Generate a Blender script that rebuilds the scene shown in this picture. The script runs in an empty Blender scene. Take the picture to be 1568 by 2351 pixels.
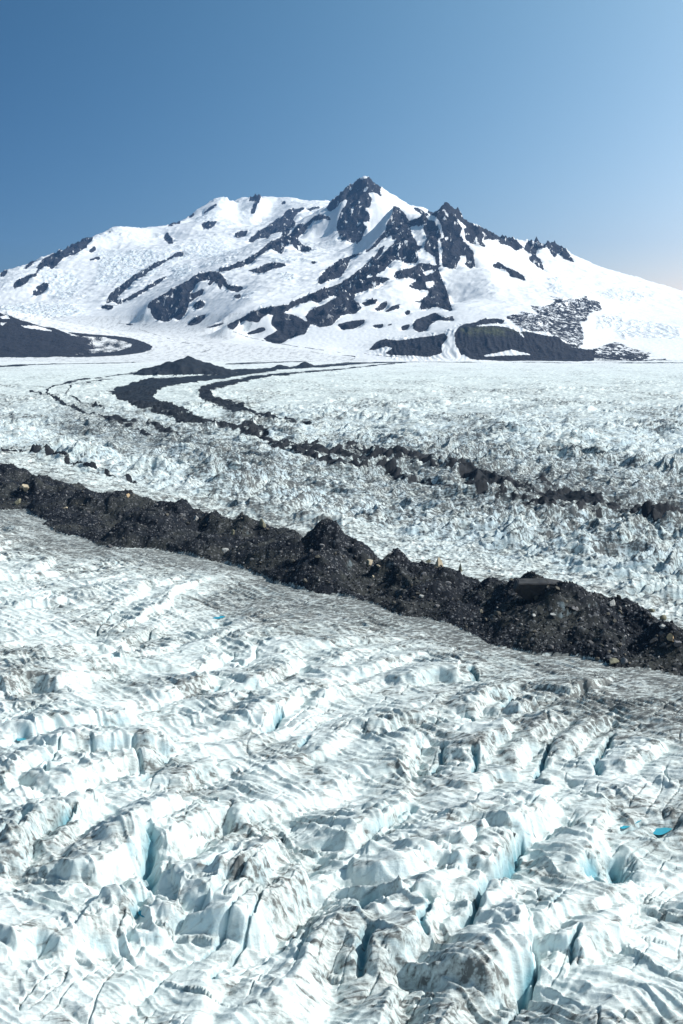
import bpy, math, random
import numpy as np

# ------------------------------------------------------------------ camera
scene = bpy.context.scene
C = scene.collection
CAM_H = 80.0
PITCH = math.radians(8.3)
F = 2838.0                 # focal length in units of a 1568 x 2351 picture
CX, CY = 784.0, 1175.5
cam_d = bpy.data.cameras.new("camera")
cam = bpy.data.objects.new("camera", cam_d)
C.objects.link(cam)
cam.location = (0, 0, CAM_H)
cam.rotation_euler = (math.radians(90) - PITCH, 0, 0)
cam_d.sensor_fit = 'VERTICAL'
cam_d.sensor_height = 36.0
cam_d.lens = 36.0 * F / 2351.0
cam_d.clip_start = 1.0
cam_d.clip_end = 60000.0
scene.camera = cam

# ------------------------------------------------------------------ light
SUN_EL = math.radians(43)
SUN_AZ = math.radians(92)       # clockwise from the view direction (+Y)
world = bpy.data.worlds.new("World")
scene.world = world
world.use_nodes = True
wn = world.node_tree
wn.nodes.clear()
sky = wn.nodes.new('ShaderNodeTexSky')
sky.sky_type = 'NISHITA'
sky.sun_disc = False
sky.sun_elevation = SUN_EL
sky.sun_rotation = SUN_AZ
sky.altitude = 3000
sky.air_density = 1.0
sky.dust_density = 2.0
sky.ozone_density = 3.0
bg = wn.nodes.new('ShaderNodeBackground')
bg.inputs['Strength'].default_value = 0.10
wo = wn.nodes.new('ShaderNodeOutputWorld')
# the sky is darkest away from the sun (as through a polarising filter): colour = sky^g * exp(c * cos(angle to sun) + k)
_sd = (math.sin(SUN_AZ) * math.cos(SUN_EL), math.cos(SUN_AZ) * math.cos(SUN_EL), math.sin(SUN_EL))
def _w(typ, **kw):
    nd = wn.nodes.new(typ)
    for k_, v_ in kw.items(): setattr(nd, k_, v_)
    return nd
tc = _w('ShaderNodeTexCoord')
dt = _w('ShaderNodeVectorMath', operation='DOT_PRODUCT'); dt.inputs[1].default_value = _sd
wn.links.new(tc.outputs['Generated'], dt.inputs[0])
cl = _w('ShaderNodeClamp'); cl.inputs[1].default_value = -0.25; cl.inputs[2].default_value = 0.45
wn.links.new(dt.outputs['Value'], cl.inputs[0])
sep = _w('ShaderNodeSeparateColor'); wn.links.new(sky.outputs[0], sep.inputs[0])
com = _w('ShaderNodeCombineColor')
for i_, (g_e, c_, k_) in enumerate(((1.551, 4.9, 0.20), (1.171, 3.4, -0.20), (1.204, 2.4, -0.21))):
    a_ = _w('ShaderNodeMath', operation='MULTIPLY'); a_.inputs[1].default_value = 0.10; wn.links.new(sep.outputs[i_], a_.inputs[0])
    p_ = _w('ShaderNodeMath', operation='POWER'); p_.inputs[1].default_value = g_e; wn.links.new(a_.outputs[0], p_.inputs[0])
    m_ = _w('ShaderNodeMath', operation='MULTIPLY_ADD'); m_.inputs[1].default_value = c_; m_.inputs[2].default_value = k_; wn.links.new(cl.outputs[0], m_.inputs[0])
    e_ = _w('ShaderNodeMath', operation='EXPONENT'); wn.links.new(m_.outputs[0], e_.inputs[0])
    f_ = _w('ShaderNodeMath', operation='MULTIPLY'); wn.links.new(p_.outputs[0], f_.inputs[0]); wn.links.new(e_.outputs[0], f_.inputs[1])
    g_ = _w('ShaderNodeMath', operation='MINIMUM'); g_.inputs[1].default_value = 0.95; wn.links.new(f_.outputs[0], g_.inputs[0])
    h_ = _w('ShaderNodeMath', operation='MULTIPLY'); h_.inputs[1].default_value = 10.0; wn.links.new(g_.outputs[0], h_.inputs[0])
    wn.links.new(h_.outputs[0], com.inputs[i_])
wn.links.new(com.outputs[0], bg.inputs[0])
wn.links.new(bg.outputs[0], wo.inputs[0])

sd = bpy.data.lights.new("sun", 'SUN')
sd.energy = 5.0
sd.angle = math.radians(0.5)
sd.color = (1.0, 0.975, 0.94)
sun = bpy.data.objects.new("sun", sd)
C.objects.link(sun)
sdir = np.array([math.sin(SUN_AZ) * math.cos(SUN_EL), math.cos(SUN_AZ) * math.cos(SUN_EL), math.sin(SUN_EL)])
from mathutils import Vector
sun.rotation_euler = Vector(sdir).to_track_quat('Z', 'Y').to_euler()
sun.location = (300, 100, 400)
scene.view_settings.view_transform = 'Standard'
scene.view_settings.look = 'None'
scene.view_settings.gamma = 1.0
scene.view_settings.use_curve_mapping = False
scene.view_settings.exposure = 0.2

# ------------------------------------------------------------------ helpers: projection
cP, sP = math.cos(PITCH), math.sin(PITCH)

def ray(px, py):
    dx = (np.asarray(px, float) - CX) / F
    dz = -(np.asarray(py, float) - CY) / F
    return dx, cP + dz * sP, -sP + dz * cP

def at_z(px, py, z=0.0):
    dx, dy, dzz = ray(px, py)
    t = (z - CAM_H) / dzz
    return dx * t, dy * t

def at_y(px, py, Y):
    dx, dy, dzz = ray(px, py)
    t = Y / dy
    return dx * t, dzz * t + CAM_H

def project(X, Y, Z):
    zc = Z - CAM_H
    depth = Y * cP - zc * sP
    up = Y * sP + zc * cP
    return CX + F * X / depth, CY - F * up / depth

# ------------------------------------------------------------------ helpers: noise
def _hash(ix, iy, seed):
    h = (ix.astype(np.int64) * 374761393 + iy.astype(np.int64) * 668265263 + seed * 1442695041) & 0xffffffff
    h = ((h ^ (h >> 13)) * 1274126177) & 0xffffffff
    h = (h ^ (h >> 16)) & 0xffffffff
    return h

_GA = np.arange(64) * (2 * math.pi / 64)
_GC = np.cos(_GA).astype(np.float32)
_GS = np.sin(_GA).astype(np.float32)

def perlin(x, y, seed=0):
    ix = np.floor(x); iy = np.floor(y)
    fx = (x - ix).astype(np.float32); fy = (y - iy).astype(np.float32)
    ix = ix.astype(np.int64); iy = iy.astype(np.int64)
    def g(dx, dy):
        h = _hash(ix + dx, iy + dy, seed) & 63
        return _GC[h] * (fx - dx) + _GS[h] * (fy - dy)
    u = fx * fx * fx * (fx * (fx * 6 - 15) + 10)
    v = fy * fy * fy * (fy * (fy * 6 - 15) + 10)
    a = g(0, 0); b = g(1, 0); c = g(0, 1); d = g(1, 1)
    return ((a + u * (b - a)) * (1 - v) + (c + u * (d - c)) * v) * 1.5

def fbm(x, y, octv=4, seed=0, gain=0.5):
    r = 0; a = 1.0
    for i in range(octv):
        r = r + a * perlin(x * (2.03 ** i) + 17.3 * i, y * (2.03 ** i) - 9.1 * i, seed + i)
        a *= gain
    return r

def ridged(x, y, octv=4, seed=0, gain=0.5):
    r = 0; a = 1.0; w = 1.0
    for i in range(octv):
        n = 1 - np.abs(perlin(x * (2.07 ** i) + 5.7 * i, y * (2.07 ** i) + 3.3 * i, seed + i)) * 1.6
        n = np.clip(n, 0, 1) ** 2
        r = r + a * n * w
        w = np.clip(n * 1.6, 0, 1)
        a *= gain
    return r

def sstep(a, b, x):
    t = np.clip((x - a) / (b - a), 0, 1)
    return t * t * (3 - 2 * t)

def pyramids(x, y, cell, seed, asym=2.2, elong=1.5, keep=1.0):
    """max of randomly turned lopsided pyramids: the broken blocks of an icefall"""
    gx = x / cell; gy = y / cell
    ix = np.floor(gx).astype(np.int64); iy = np.floor(gy).astype(np.int64)
    best = np.full(x.shape, -9.0, np.float32)
    for dx in (-1, 0, 1):
        for dy in (-1, 0, 1):
            cx = ix + dx; cy = iy + dy
            h1 = _hash(cx, cy, seed); h2 = _hash(cx, cy, seed + 77); h3 = _hash(cx, cy, seed + 191)
            ox = (h1 & 1023) / 1023.0; oy = ((h1 >> 10) & 1023) / 1023.0
            ang = ((h2 & 1023) / 1023.0 - 0.5) * 1.5
            hh = 0.45 + 0.55 * ((h2 >> 10) & 1023) / 1023.0
            sl = 0.85 + 0.6 * (h3 & 1023) / 1023.0
            px = gx - cx - ox; py = gy - cy - oy
            ca = np.cos(ang); sa = np.sin(ang)
            s = px * ca + py * sa; t = -px * sa + py * ca
            d = np.maximum(s * asym, -s * 0.9)
            d = np.maximum(d, np.abs(t) * 1.25 / elong + d * 0.55)
            best = np.maximum(best, (hh - d * sl).astype(np.float32))
    return np.clip(best, -0.4, 1)

# ------------------------------------------------------------------ helpers: polylines
def seg_dist(X, Y, pts, closed=False):
    """distance, signed side (positive right of travel), along parameter 0..1, nearest value of 3rd column"""
    pts = np.asarray(pts, float)
    n = len(pts)
    best = np.full(X.shape, 1e18); side = np.zeros(X.shape); al = np.zeros(X.shape)
    val = np.zeros(X.shape)
    L = np.r_[0, np.cumsum(np.hypot(np.diff(pts[:, 0]), np.diff(pts[:, 1])))]
    has = pts.shape[1] > 2
    for i in range(n - 1):
        ax, ay = pts[i, :2]; bx, by = pts[i + 1, :2]
        vx, vy = bx - ax, by - ay
        ll = vx * vx + vy * vy + 1e-9
        t = np.clip(((X - ax) * vx + (Y - ay) * vy) / ll, 0, 1)
        ex = X - (ax + t * vx); ey = Y - (ay + t * vy)
        d = ex * ex + ey * ey
        m = d < best
        best = np.where(m, d, best)
        side = np.where(m, -(vx * (Y - ay) - vy * (X - ax)), side)
        al = np.where(m, (L[i] + t * (L[i + 1] - L[i])) / L[-1], al)
        if has:
            val = np.where(m, pts[i, 2] + t * (pts[i + 1, 2] - pts[i, 2]), val)
    return np.sqrt(best), np.sign(side), al, val

def inside(X, Y, poly):
    poly = np.asarray(poly, float)
    out = np.zeros(X.shape, bool)
    x0, y0 = poly.min(0); x1, y1 = poly.max(0)
    m = (X >= x0) & (X <= x1) & (Y >= y0) & (Y <= y1)
    if not m.any():
        return out
    xs = X[m]; ys = Y[m]
    r = np.zeros(xs.shape, bool)
    j = len(poly) - 1
    for i in range(len(poly)):
        xi, yi = poly[i]; xj, yj = poly[j]
        if yi != yj:
            c = ((yi > ys) != (yj > ys)) & (xs < (xj - xi) * (ys - yi) / (yj - yi) + xi)
            r ^= c
        j = i
    out[m] = r
    return out

def smooth_line(pts, k=2):
    p = np.asarray(pts, float)
    for _ in range(k):
        q = [p[0]]
        for a, b in zip(p[:-1], p[1:]):
            q.append(a * .75 + b * .25); q.append(a * .25 + b * .75)
        q.append(p[-1]); p = np.array(q)
    return p

# ------------------------------------------------------------------ helpers: meshes
def grid_object(name, V, nr, nc, face_mask, attrs, mat, kind='structure', label=None):
    fm = face_mask.reshape(nr - 1, nc - 1)
    r, c = np.nonzero(fm)
    a = r * nc + c
    quads = np.stack([a, a + 1, a + nc + 1, a + nc], 1)
    used = np.unique(quads)
    remap = np.full(nr * nc, -1, np.int64)
    remap[used] = np.arange(len(used))
    quads = remap[quads]
    me = bpy.data.meshes.new(name)
    me.vertices.add(len(used))
    me.vertices.foreach_set('co', V[used].astype(np.float32).ravel())
    me.loops.add(len(quads) * 4)
    me.loops.foreach_set('vertex_index', quads.astype(np.int32).ravel())
    me.polygons.add(len(quads))
    me.polygons.foreach_set('loop_start', np.arange(0, len(quads) * 4, 4, dtype=np.int32))
    me.polygons.foreach_set('use_smooth', np.ones(len(quads), bool))
    me.update(calc_edges=True)
    for k, v in attrs.items():
        at = me.attributes.new(k, 'FLOAT', 'POINT')
        at.data.foreach_set('value', v.ravel()[used].astype(np.float32))
    me.materials.append(mat)
    o = bpy.data.objects.new(name, me)
    C.objects.link(o)
    o['kind'] = kind
    if label:
        o['label'] = label
    return o

class NT:
    """tiny node helper"""
    def __init__(self, name):
        self.m = bpy.data.materials.new(name)
        self.m.use_nodes = True
        self.t = self.m.node_tree
        self.t.nodes.clear()
        self.out = self.t.nodes.new('ShaderNodeOutputMaterial')
        self.co = self.t.nodes.new('ShaderNodeTexCoord').outputs['Object']
    def n(self, typ, **kw):
        nd = self.t.nodes.new(typ)
        for k, v in kw.items():
            setattr(nd, k, v)
        return nd
    def link(self, a, b):
        self.t.links.new(a, b)
    def put(self, sock, v):
        if hasattr(v, 'is_output'):
            self.link(v, sock)
        else:
            sock.default_value = v
    def math(self, op, a, b=0.0, c=None, clamp=False):
        nd = self.n('ShaderNodeMath', operation=op, use_clamp=clamp)
        self.put(nd.inputs[0], a); self.put(nd.inputs[1], b)
        if c is not None:
            self.put(nd.inputs[2], c)
        return nd.outputs[0]
    def mapr(self, v, a, b, c=0.0, d=1.0, smooth=False):
        nd = self.n('ShaderNodeMapRange', clamp=True)
        if smooth:
            nd.interpolation_type = 'SMOOTHSTEP'
        self.put(nd.inputs[0], v)
        for i, q in enumerate((a, b, c, d)):
            self.put(nd.inputs[i + 1], q)
        return nd.outputs[0]
    def mix(self, f, a, b):
        nd = self.n('ShaderNodeMix', data_type='RGBA')
        self.put(nd.inputs[0], f)
        self.put(nd.inputs[6], a if hasattr(a, 'is_output') else (*a, 1))
        self.put(nd.inputs[7], b if hasattr(b, 'is_output') else (*b, 1))
        return nd.outputs[2]
    def attr(self, name):
        nd = self.n('ShaderNodeAttribute', attribute_name=name)
        return nd.outputs['Fac']
    def mapping(self, rot=(0, 0, 0), scale=(1, 1, 1), co=None):
        nd = self.n('ShaderNodeMapping')
        nd.inputs['Rotation'].default_value = rot
        nd.inputs['Scale'].default_value = scale
        self.link(co or self.co, nd.inputs[0])
        return nd.outputs[0]
    def noise(self, scale, detail=4, rough=0.55, co=None, dist=0.0):
        nd = self.n('ShaderNodeTexNoise')
        nd.inputs['Scale'].default_value = scale
        nd.inputs['Detail'].default_value = detail
        nd.inputs['Roughness'].default_value = rough
        nd.inputs['Distortion'].default_value = dist
        self.link(co or self.co, nd.inputs['Vector'])
        return nd.outputs['Fac']
    def voro(self, scale, feature='F1', co=None, out='Distance'):
        nd = self.n('ShaderNodeTexVoronoi', feature=feature)
        nd.inputs['Scale'].default_value = scale
        self.link(co or self.co, nd.inputs['Vector'])
        return nd.outputs[out]
    def bump(self, h, strength, dist, normal=None):
        nd = self.n('ShaderNodeBump')
        nd.inputs['Strength'].default_value = strength
        nd.inputs['Distance'].default_value = dist
        self.link(h, nd.inputs['Height'])
        if normal is not None:
            self.link(normal, nd.inputs['Normal'])
        return nd.outputs[0]
    def nz(self):
        g = self.n('ShaderNodeNewGeometry')
        s = self.n('ShaderNodeSeparateXYZ')
        self.link(g.outputs['Normal'], s.inputs[0])
        return s.outputs[2]
    def finish(self, col, rough=0.6, normal=None, spec=0.4):
        b = self.n('ShaderNodeBsdfPrincipled')
        self.put(b.inputs['Base Color'], col if hasattr(col, 'is_output') else (*col, 1))
        self.put(b.inputs['Roughness'], rough)
        b.inputs['Specular IOR Level'].default_value = spec
        if normal is not None:
            self.link(normal, b.inputs['Normal'])
        self.link(b.outputs[0], self.out.inputs[0])
        return self.m

# ------------------------------------------------------------------ materials
FROT = (0, 0, math.radians(50.3))      # turns world so that X runs along the ice flow

def mat_ice():
    t = NT('glacier_ice')
    dirt = t.attr('dirt'); deep = t.attr('deep'); deb = t.attr('debris')
    nz = t.nz()
    steep = t.mapr(nz, 0.80, 0.35)
    fol = t.mapping(FROT, (0.10, 1.0, 0.35))
    s1 = t.noise(1.1, 5, 0.62, fol, 0.6)
    s2 = t.noise(3.4, 4, 0.6, fol)
    pn = t.noise(0.07, 5, 0.6)
    fine = t.noise(0.9, 6, 0.7)
    # clean ice: slightly different whites
    col = t.mix(t.mapr(pn, 0.35, 0.65), (0.75, 0.815, 0.785), (0.63, 0.71, 0.685))
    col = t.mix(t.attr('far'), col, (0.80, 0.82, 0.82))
    # blue ice on steep fresh walls
    bl = t.math('MULTIPLY', steep, t.mapr(t.noise(0.16, 4, 0.6, None), 0.40, 0.58))
    bl = t.math('MULTIPLY', bl, t.mapr(s2, 0.3, 0.6, 0.45, 1.0))
    col = t.mix(t.math('MULTIPLY', bl, 0.75), col, (0.55, 0.73, 0.78))
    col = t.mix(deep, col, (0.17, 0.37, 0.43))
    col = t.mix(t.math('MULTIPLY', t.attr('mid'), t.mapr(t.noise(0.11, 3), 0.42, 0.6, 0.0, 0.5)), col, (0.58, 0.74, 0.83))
    # dirt: foliation bands times patches
    band = t.mapr(t.math('ADD', t.math('MULTIPLY', s1, 0.65), t.math('MULTIPLY', s2, 0.35)), 0.40, 0.62)
    k = t.math('MULTIPLY', dirt, t.math('ADD', 0.30, t.math('MULTIPLY', band, 1.5)))
    k = t.math('ADD', k, t.math('MULTIPLY', t.mapr(s1, 0.52, 0.68), 0.45))
    k = t.math('MULTIPLY', k, t.mapr(fine, 0.36, 0.58, 0.35, 1.25), clamp=True)
    dcol = t.mix(t.noise(0.25, 3), (0.045, 0.050, 0.051), (0.15, 0.15, 0.14))
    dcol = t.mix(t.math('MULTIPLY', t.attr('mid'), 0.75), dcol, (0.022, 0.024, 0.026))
    col = t.mix(t.math('MULTIPLY', k, 0.92), col, dcol)
    # debris stripes
    dn = t.math('ADD', deb, t.math('MULTIPLY', t.math('SUBTRACT', t.noise(0.22, 6, 0.7), 0.5), 1.5))
    dm = t.mapr(dn, 0.44, 0.56)
    dm = t.math('MULTIPLY', dm, t.mapr(deb, 0.02, 0.1))
    col = t.mix(dm, col, t.mix(fine, (0.006, 0.009, 0.013), (0.024, 0.027, 0.030)))
    h = t.math('ADD', t.math('MULTIPLY', s1, 0.5), t.math('MULTIPLY', fine, 0.35))
    h = t.math('ADD', h, t.math('MULTIPLY', s2, 0.15))
    h = t.math('ADD', h, t.math('MULTIPLY', t.noise(5.5, 4, 0.7), 0.22))
    nrm = t.bump(h, 0.85, 0.42)
    return t.finish(col, t.mapr(fine, 0.3, 0.7, 0.6, 0.85), nrm, 0.15)

def debris_col(t, dark, light):
    big = t.noise(0.045, 5, 0.62)
    mid = t.noise(0.5, 6, 0.7)
    col = t.mix(t.mapr(big, 0.46, 0.60), dark, light)
    col = t.mix(t.mapr(mid, 0.35, 0.65, 0.0, 0.55), col, (0.012, 0.013, 0.016))
    return col, mid

def mat_moraine():
    t = NT('moraine_debris')
    col, mid = debris_col(t, (0.007, 0.010, 0.014), (0.034, 0.037, 0.033))
    vc = t.voro(1.3, 'F1', None, 'Color')
    sx = t.n('ShaderNodeSeparateColor'); t.link(vc, sx.inputs[0])
    br = t.mapr(sx.outputs[0], 0.91, 1.0, 0.0, 1.0)
    col = t.mix(t.math('MULTIPLY', br, 0.5), col, (0.20, 0.21, 0.22))
    vc2 = t.voro(2.9, 'F1', None, 'Color')
    sy = t.n('ShaderNodeSeparateColor'); t.link(vc2, sy.inputs[0])
    col = t.mix(t.mapr(sy.outputs[1], 0.94, 1.0, 0.0, 0.6), col, (0.28, 0.29, 0.30))
    # bare ice showing on a few steep faces
    ic = t.math('MULTIPLY', t.mapr(t.nz(), 0.62, 0.45), t.mapr(t.noise(0.09, 3), 0.55, 0.66))
    col = t.mix(t.math('MULTIPLY', ic, 0.5), col, (0.20, 0.27, 0.30))
    v = t.voro(1.3); v2 = t.voro(3.1)
    h = t.math('ADD', t.math('MULTIPLY', v, -0.5), t.math('MULTIPLY', v2, -0.25))
    h = t.math('ADD', h, t.math('MULTIPLY', mid, 0.7))
    return t.finish(col, 0.85, t.bump(h, 0.6, 0.35), 0.12)

def mat_mountain():
    t = NT('mountain')
    rock = t.attr('rock'); ice = t.attr('icefall'); green = t.attr('green')
    n1 = t.noise(0.016, 6, 0.68); n2 = t.noise(0.06, 5, 0.65)
    e = t.math('ADD', t.math('MULTIPLY', t.math('SUBTRACT', n1, 0.5), 0.45), t.math('MULTIPLY', t.math('SUBTRACT', n2, 0.5), 0.95))
    n3 = t.noise(0.16, 4, 0.6)
    e = t.math('ADD', e, t.math('MULTIPLY', t.math('SUBTRACT', n3, 0.5), 0.45))
    rm = t.mapr(t.math('ADD', rock, e), 0.38, 0.43)
    rm = t.math('MULTIPLY', rm, t.mapr(rock, 0.06, 0.2))
    fl = t.noise(0.028, 5, 0.68, t.mapping((0, 0.5, 0), (1.5, 0.8, 0.5)))
    rm = t.math('MULTIPLY', rm, t.mapr(t.math('MULTIPLY', t.mapr(fl, 0.60, 0.62), t.attr('high')), 0, 1, 1, 0.04))
    snow = t.mix(t.mapr(n1, 0.3, 0.7), (0.77, 0.785, 0.785), (0.72, 0.74, 0.745))
    st_ = t.noise(0.012, 5, 0.6, t.mapping((0, 0.6, 0), (2.2, 0.5, 0.5)))
    snow = t.mix(t.mapr(st_, 0.54, 0.72, 0.0, 0.55), snow, (0.60, 0.61, 0.61))
    snow = t.mix(t.math('MULTIPLY', ice, t.mapr(n2, 0.45, 0.62)), snow, (0.60, 0.70, 0.75))
    rc = t.mix(n2, (0.010, 0.013, 0.020), (0.036, 0.036, 0.040))
    rc = t.mix(t.math('MULTIPLY', green, t.mapr(n1, 0.4, 0.6)), rc, (0.075, 0.085, 0.045))
    col = t.mix(rm, snow, rc)
    hh = t.math('ADD', t.math('MULTIPLY', n2, t.math('ADD', t.math('ADD', 0.10, t.math('MULTIPLY', rm, 0.9)), ice)), t.math('MULTIPLY', rm, -0.15))
    return t.finish(col, t.mix(rm, (0.6,) * 3, (0.9,) * 3), t.bump(hh, 1.0, 9.0), 0.2)

def mat_rock(name, a, b, sc=2.0):
    t = NT(name)
    n = t.noise(sc, 6, 0.65); n2 = t.noise(sc * 5, 4, 0.6)
    col = t.mix(t.mapr(n, 0.35, 0.65), a, b)
    h = t.math('ADD', n, t.math('MULTIPLY', n2, 0.3))
    return t.finish(col, 0.75, t.bump(h, 0.7, 0.15), 0.3)

def mat_water():
    t = NT('meltwater')
    col = t.mix(t.noise(0.6, 3), (0.012, 0.22, 0.31), (0.03, 0.36, 0.45))
    return t.finish(col, 0.12, t.bump(t.noise(2.5, 2), 0.15, 0.1), 0.5)

M_ice = mat_ice(); M_mor = mat_moraine(); M_mtn = mat_mountain(); M_water = mat_water()

# ================================================================== TRACED FEATURES
# region frames of the traced outlines -> 1568-wide picture units
def R1(l): return [(x / 2, 376 + y / 2) for x, y in l]
def R2(l): return [(784 + x / 2, 376 + y / 2) for x, y in l]
def Q5(l): return [(x / 2, 1254.4 + y / 2) for x, y in l]
def Q6(l): return [(784 + x / 2, 1254.4 + y / 2) for x, y in l]
def Q7(l): return [(x / 2, 1787.5 + y / 2) for x, y in l]
def Q8(l): return [(784 + x / 2, 1787.5 + y / 2) for x, y in l]

# ---- large terrain control points (picture x, y, distance Y in metres)
def line(fr, l):
    """l: (x, y, Y) in region frame; densified, returns world points"""
    p = np.array([(*fr([(a, b)])[0], c) for a, b, c in l], float)
    out = []
    for a, b in zip(p[:-1], p[1:]):
        n = max(1, int(math.hypot(*(b - a)[:2]) / 14))
        for i in range(n):
            out.append(a + (b - a) * i / n)
    out.append(p[-1])
    out = np.array(out)
    X, Z = at_y(out[:, 0], out[:, 1], out[:, 2])
    return np.stack([X, out[:, 2], Z], 1)

def ident(l): return l
CP = []
SKY_A = [(-300,640,7000),(-100,560,7000),(0,500,7200),(45,492,7300),(70,500,7400),(85,488,7400),(120,475,7500),(160,445,7600),(215,425,7700),(285,398,7800),(330,380,7900),(400,342,8000),(440,330,8100),(480,318,8100),(500,303,8150),(540,286,8200),(600,290,8300),(635,298,8400),(680,292,8500),(720,292,8600),(770,285,8700),(800,265,8700),(825,262,8800),(860,250,8900),(880,228,8900),(930,200,8900),(985,160,9000),(1010,155,9000),(1045,148,9000),(1070,168,9100),(1110,152,9200),(1170,150,9200),(1190,140,9100),(1220,152,9200),(1300,155,9200),(1350,155,9200),(1400,172,9200),(1440,170,9200),(1515,170,9200),(1640,200,9200),(1760,260,9200)]
CP.append(line(R1, SKY_A))
CP.append(line(R2, [(-64,205,7300),(-40,190,7200),(-20,160,7100),(0,145,7000),(20,130,6950),(45,118,6900),(60,100,6850),(80,70,6800),(110,57,6750),(126,50,6750),(145,75,6800),(175,105,6850),(200,120,6900),(260,155,7000),(330,198,7100),(380,220,7100),(440,240,7200)]))
# spur of pyramid to lower left
CP.append(line(R1, [(1510,195,7150),(1480,235,7000),(1440,245,6900),(1410,275,6800),(1370,285,6750),(1330,330,6600),(1290,345,6500),(1240,362,6400),(1210,390,6300),(1180,412,6250),(1140,435,6150),(1100,452,6100),(1050,470,6000),(1010,487,5950),(950,497,5900),(900,512,5800),(860,540,5750),(800,572,5700),(740,605,5650),(690,635,5600),(668,660,5580)]))
# rock rib far behind
CP.append(line(R1, [(1395,200,8700),(1345,207,8500),(1315,218,8400),(1270,258,8200),(1235,287,8000),(1180,322,7800),(1145,350,7700)]))
# spur under the far massif
CP.append(line(R1, [(845,408,7400),(800,418,7300),(750,444,7200),(700,463,7100),(650,498,6900),(610,513,6800),(580,538,6700),(540,570,6500),(505,600,6350),(490,630,6200)]))
CP.append(line(R1, [(400,345,7950),(330,395,7700),(270,420,7500),(215,450,7300),(165,500,7000),(100,525,6800),(65,555,6700)]))
CP.append(line(R1, [(1195,142,9100),(1170,210,8900),(1150,250,8700)]))
for l_ in ([(1010,157,9000),(960,215,8700),(900,262,8420),(860,300,8150)], [(1350,157,9200),(1290,240,8750),(1230,290,8350)], [(1270,170,9190),(1220,240,9020),(1160,310,8600)],
           [(1090,178,9160),(1080,240,9010),(1060,300,8600)], [(1045,150,9000),(1055,200,8780),(1030,240,8600)], [(930,235,8870),(880,285,8620)]):
    CP.append(line(R1, l_))
CP.append(line(R1, [(540,288,8200),(530,360,7950),(470,420,7700)]))
# front dark peak
CFRONT = len(CP)
CP.append(line(R2, [(238,195,5950),(255,203,5920),(275,215,5880),(312,262,5800),(340,255,5780),(385,232,5750),(400,222,5720),(425,198,5700),(455,183,5680),(488,178,5650),(505,193,5660),(540,225,5700),(575,270,5750),(620,308,5850),(660,308,5950),(690,325,6000),(715,342,6050),(770,343,6150),(800,372,6200),(835,390,6200),(865,360,6200),(900,354,6200),(935,357,6200),(990,375,6200),(1020,400,6200),(1060,450,6250),(1100,486,6300),(1180,500,6300),(1250,508,6300),(1350,535,6300),(1450,562,6250),(1568,603,6200),(1750,650,6200),(2100,720,6200)]))
# left crest of the front peak
CP.append(line(R2, [(238,195,5950),(225,245,5850),(200,300,5750),(170,345,5650),(140,380,5550),(115,408,5500)]))
CP.append(line(R2, [(312,262,5800),(290,300,5700),(255,345,5600),(215,385,5500),(180,430,5400),(130,470,5300),(80,505,5200),(40,530,5150),(0,552,5100),(-60,580,5020),(-110,600,4950),(-180,625,4850),(-240,643,4780),(-320,656,4700),(-370,668,4650),(-420,685,4600),(-470,708,4550),(-525,740,4500)]))
# ribs down the front face
CP.append(line(R2, [(385,235,5750),(380,290,5600),(400,350,5450),(440,410,5350),(455,470,5230),(470,540,5100),(490,610,4950),(505,660,4850)]))
CP.append(line(R2, [(520,205,5670),(545,270,5550),(570,340,5450),(598,400,5350),(612,468,5260)]))
# right slopes
CP.append(line(R2, [(690,465,5300),(760,480,5300),(850,540,5200)]))
CP.append(line(R2, [(870,430,5850),(930,488,5650)]))
# snow bowls, valleys and glaciers (hollows)
CP.append(line(R1, [(1500,330,6500),(1440,390,6300),(1350,420,6050),(1300,440,5900),(1250,500,5550),(1200,560,5250),(1120,640,4950),(1050,690,4850),(960,745,4750)]))
CP.append(line(R1, [(1568,395,6150),(1500,420,5900),(1430,460,5700),(1380,520,5400),(1330,580,5100),(1250,630,4950)]))
CP.append(line(R2, [(60,395,6150),(100,420,5800),(60,440,5700),(0,470,5600)]))
CP.append(line(R2, [(190,225,6450),(150,300,6350),(100,350,6250),(60,390,6150)]))
CP.append(line(R1, [(1150,385,7500),(1080,400,7300),(1000,420,7150),(900,450,6950),(800,500,6650),(700,560,6300),(640,600,6150),(600,640,6000)]))
CP.append(line(R1, [(1080,345,7800),(980,345,7700),(880,370,7550),(760,400,7400),(650,450,7200),(540,500,6950),(450,550,6700),(400,600,6450),(380,640,6300)]))
CP.append(line(R1, [(300,480,7150),(330,540,6850),(250,600,6600),(120,620,6500)]))
CP.append(line(R1, [(1000,230,8600),(1060,250,8500),(1100,290,8250),(1010,310,8000)]))
CP.append(line(R1, [(700,330,8250),(740,370,8000),(600,370,7850)]))
# B face
CP.append(line(R2, [(40,200,6500),(70,300,6350),(30,350,6280)]))
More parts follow.
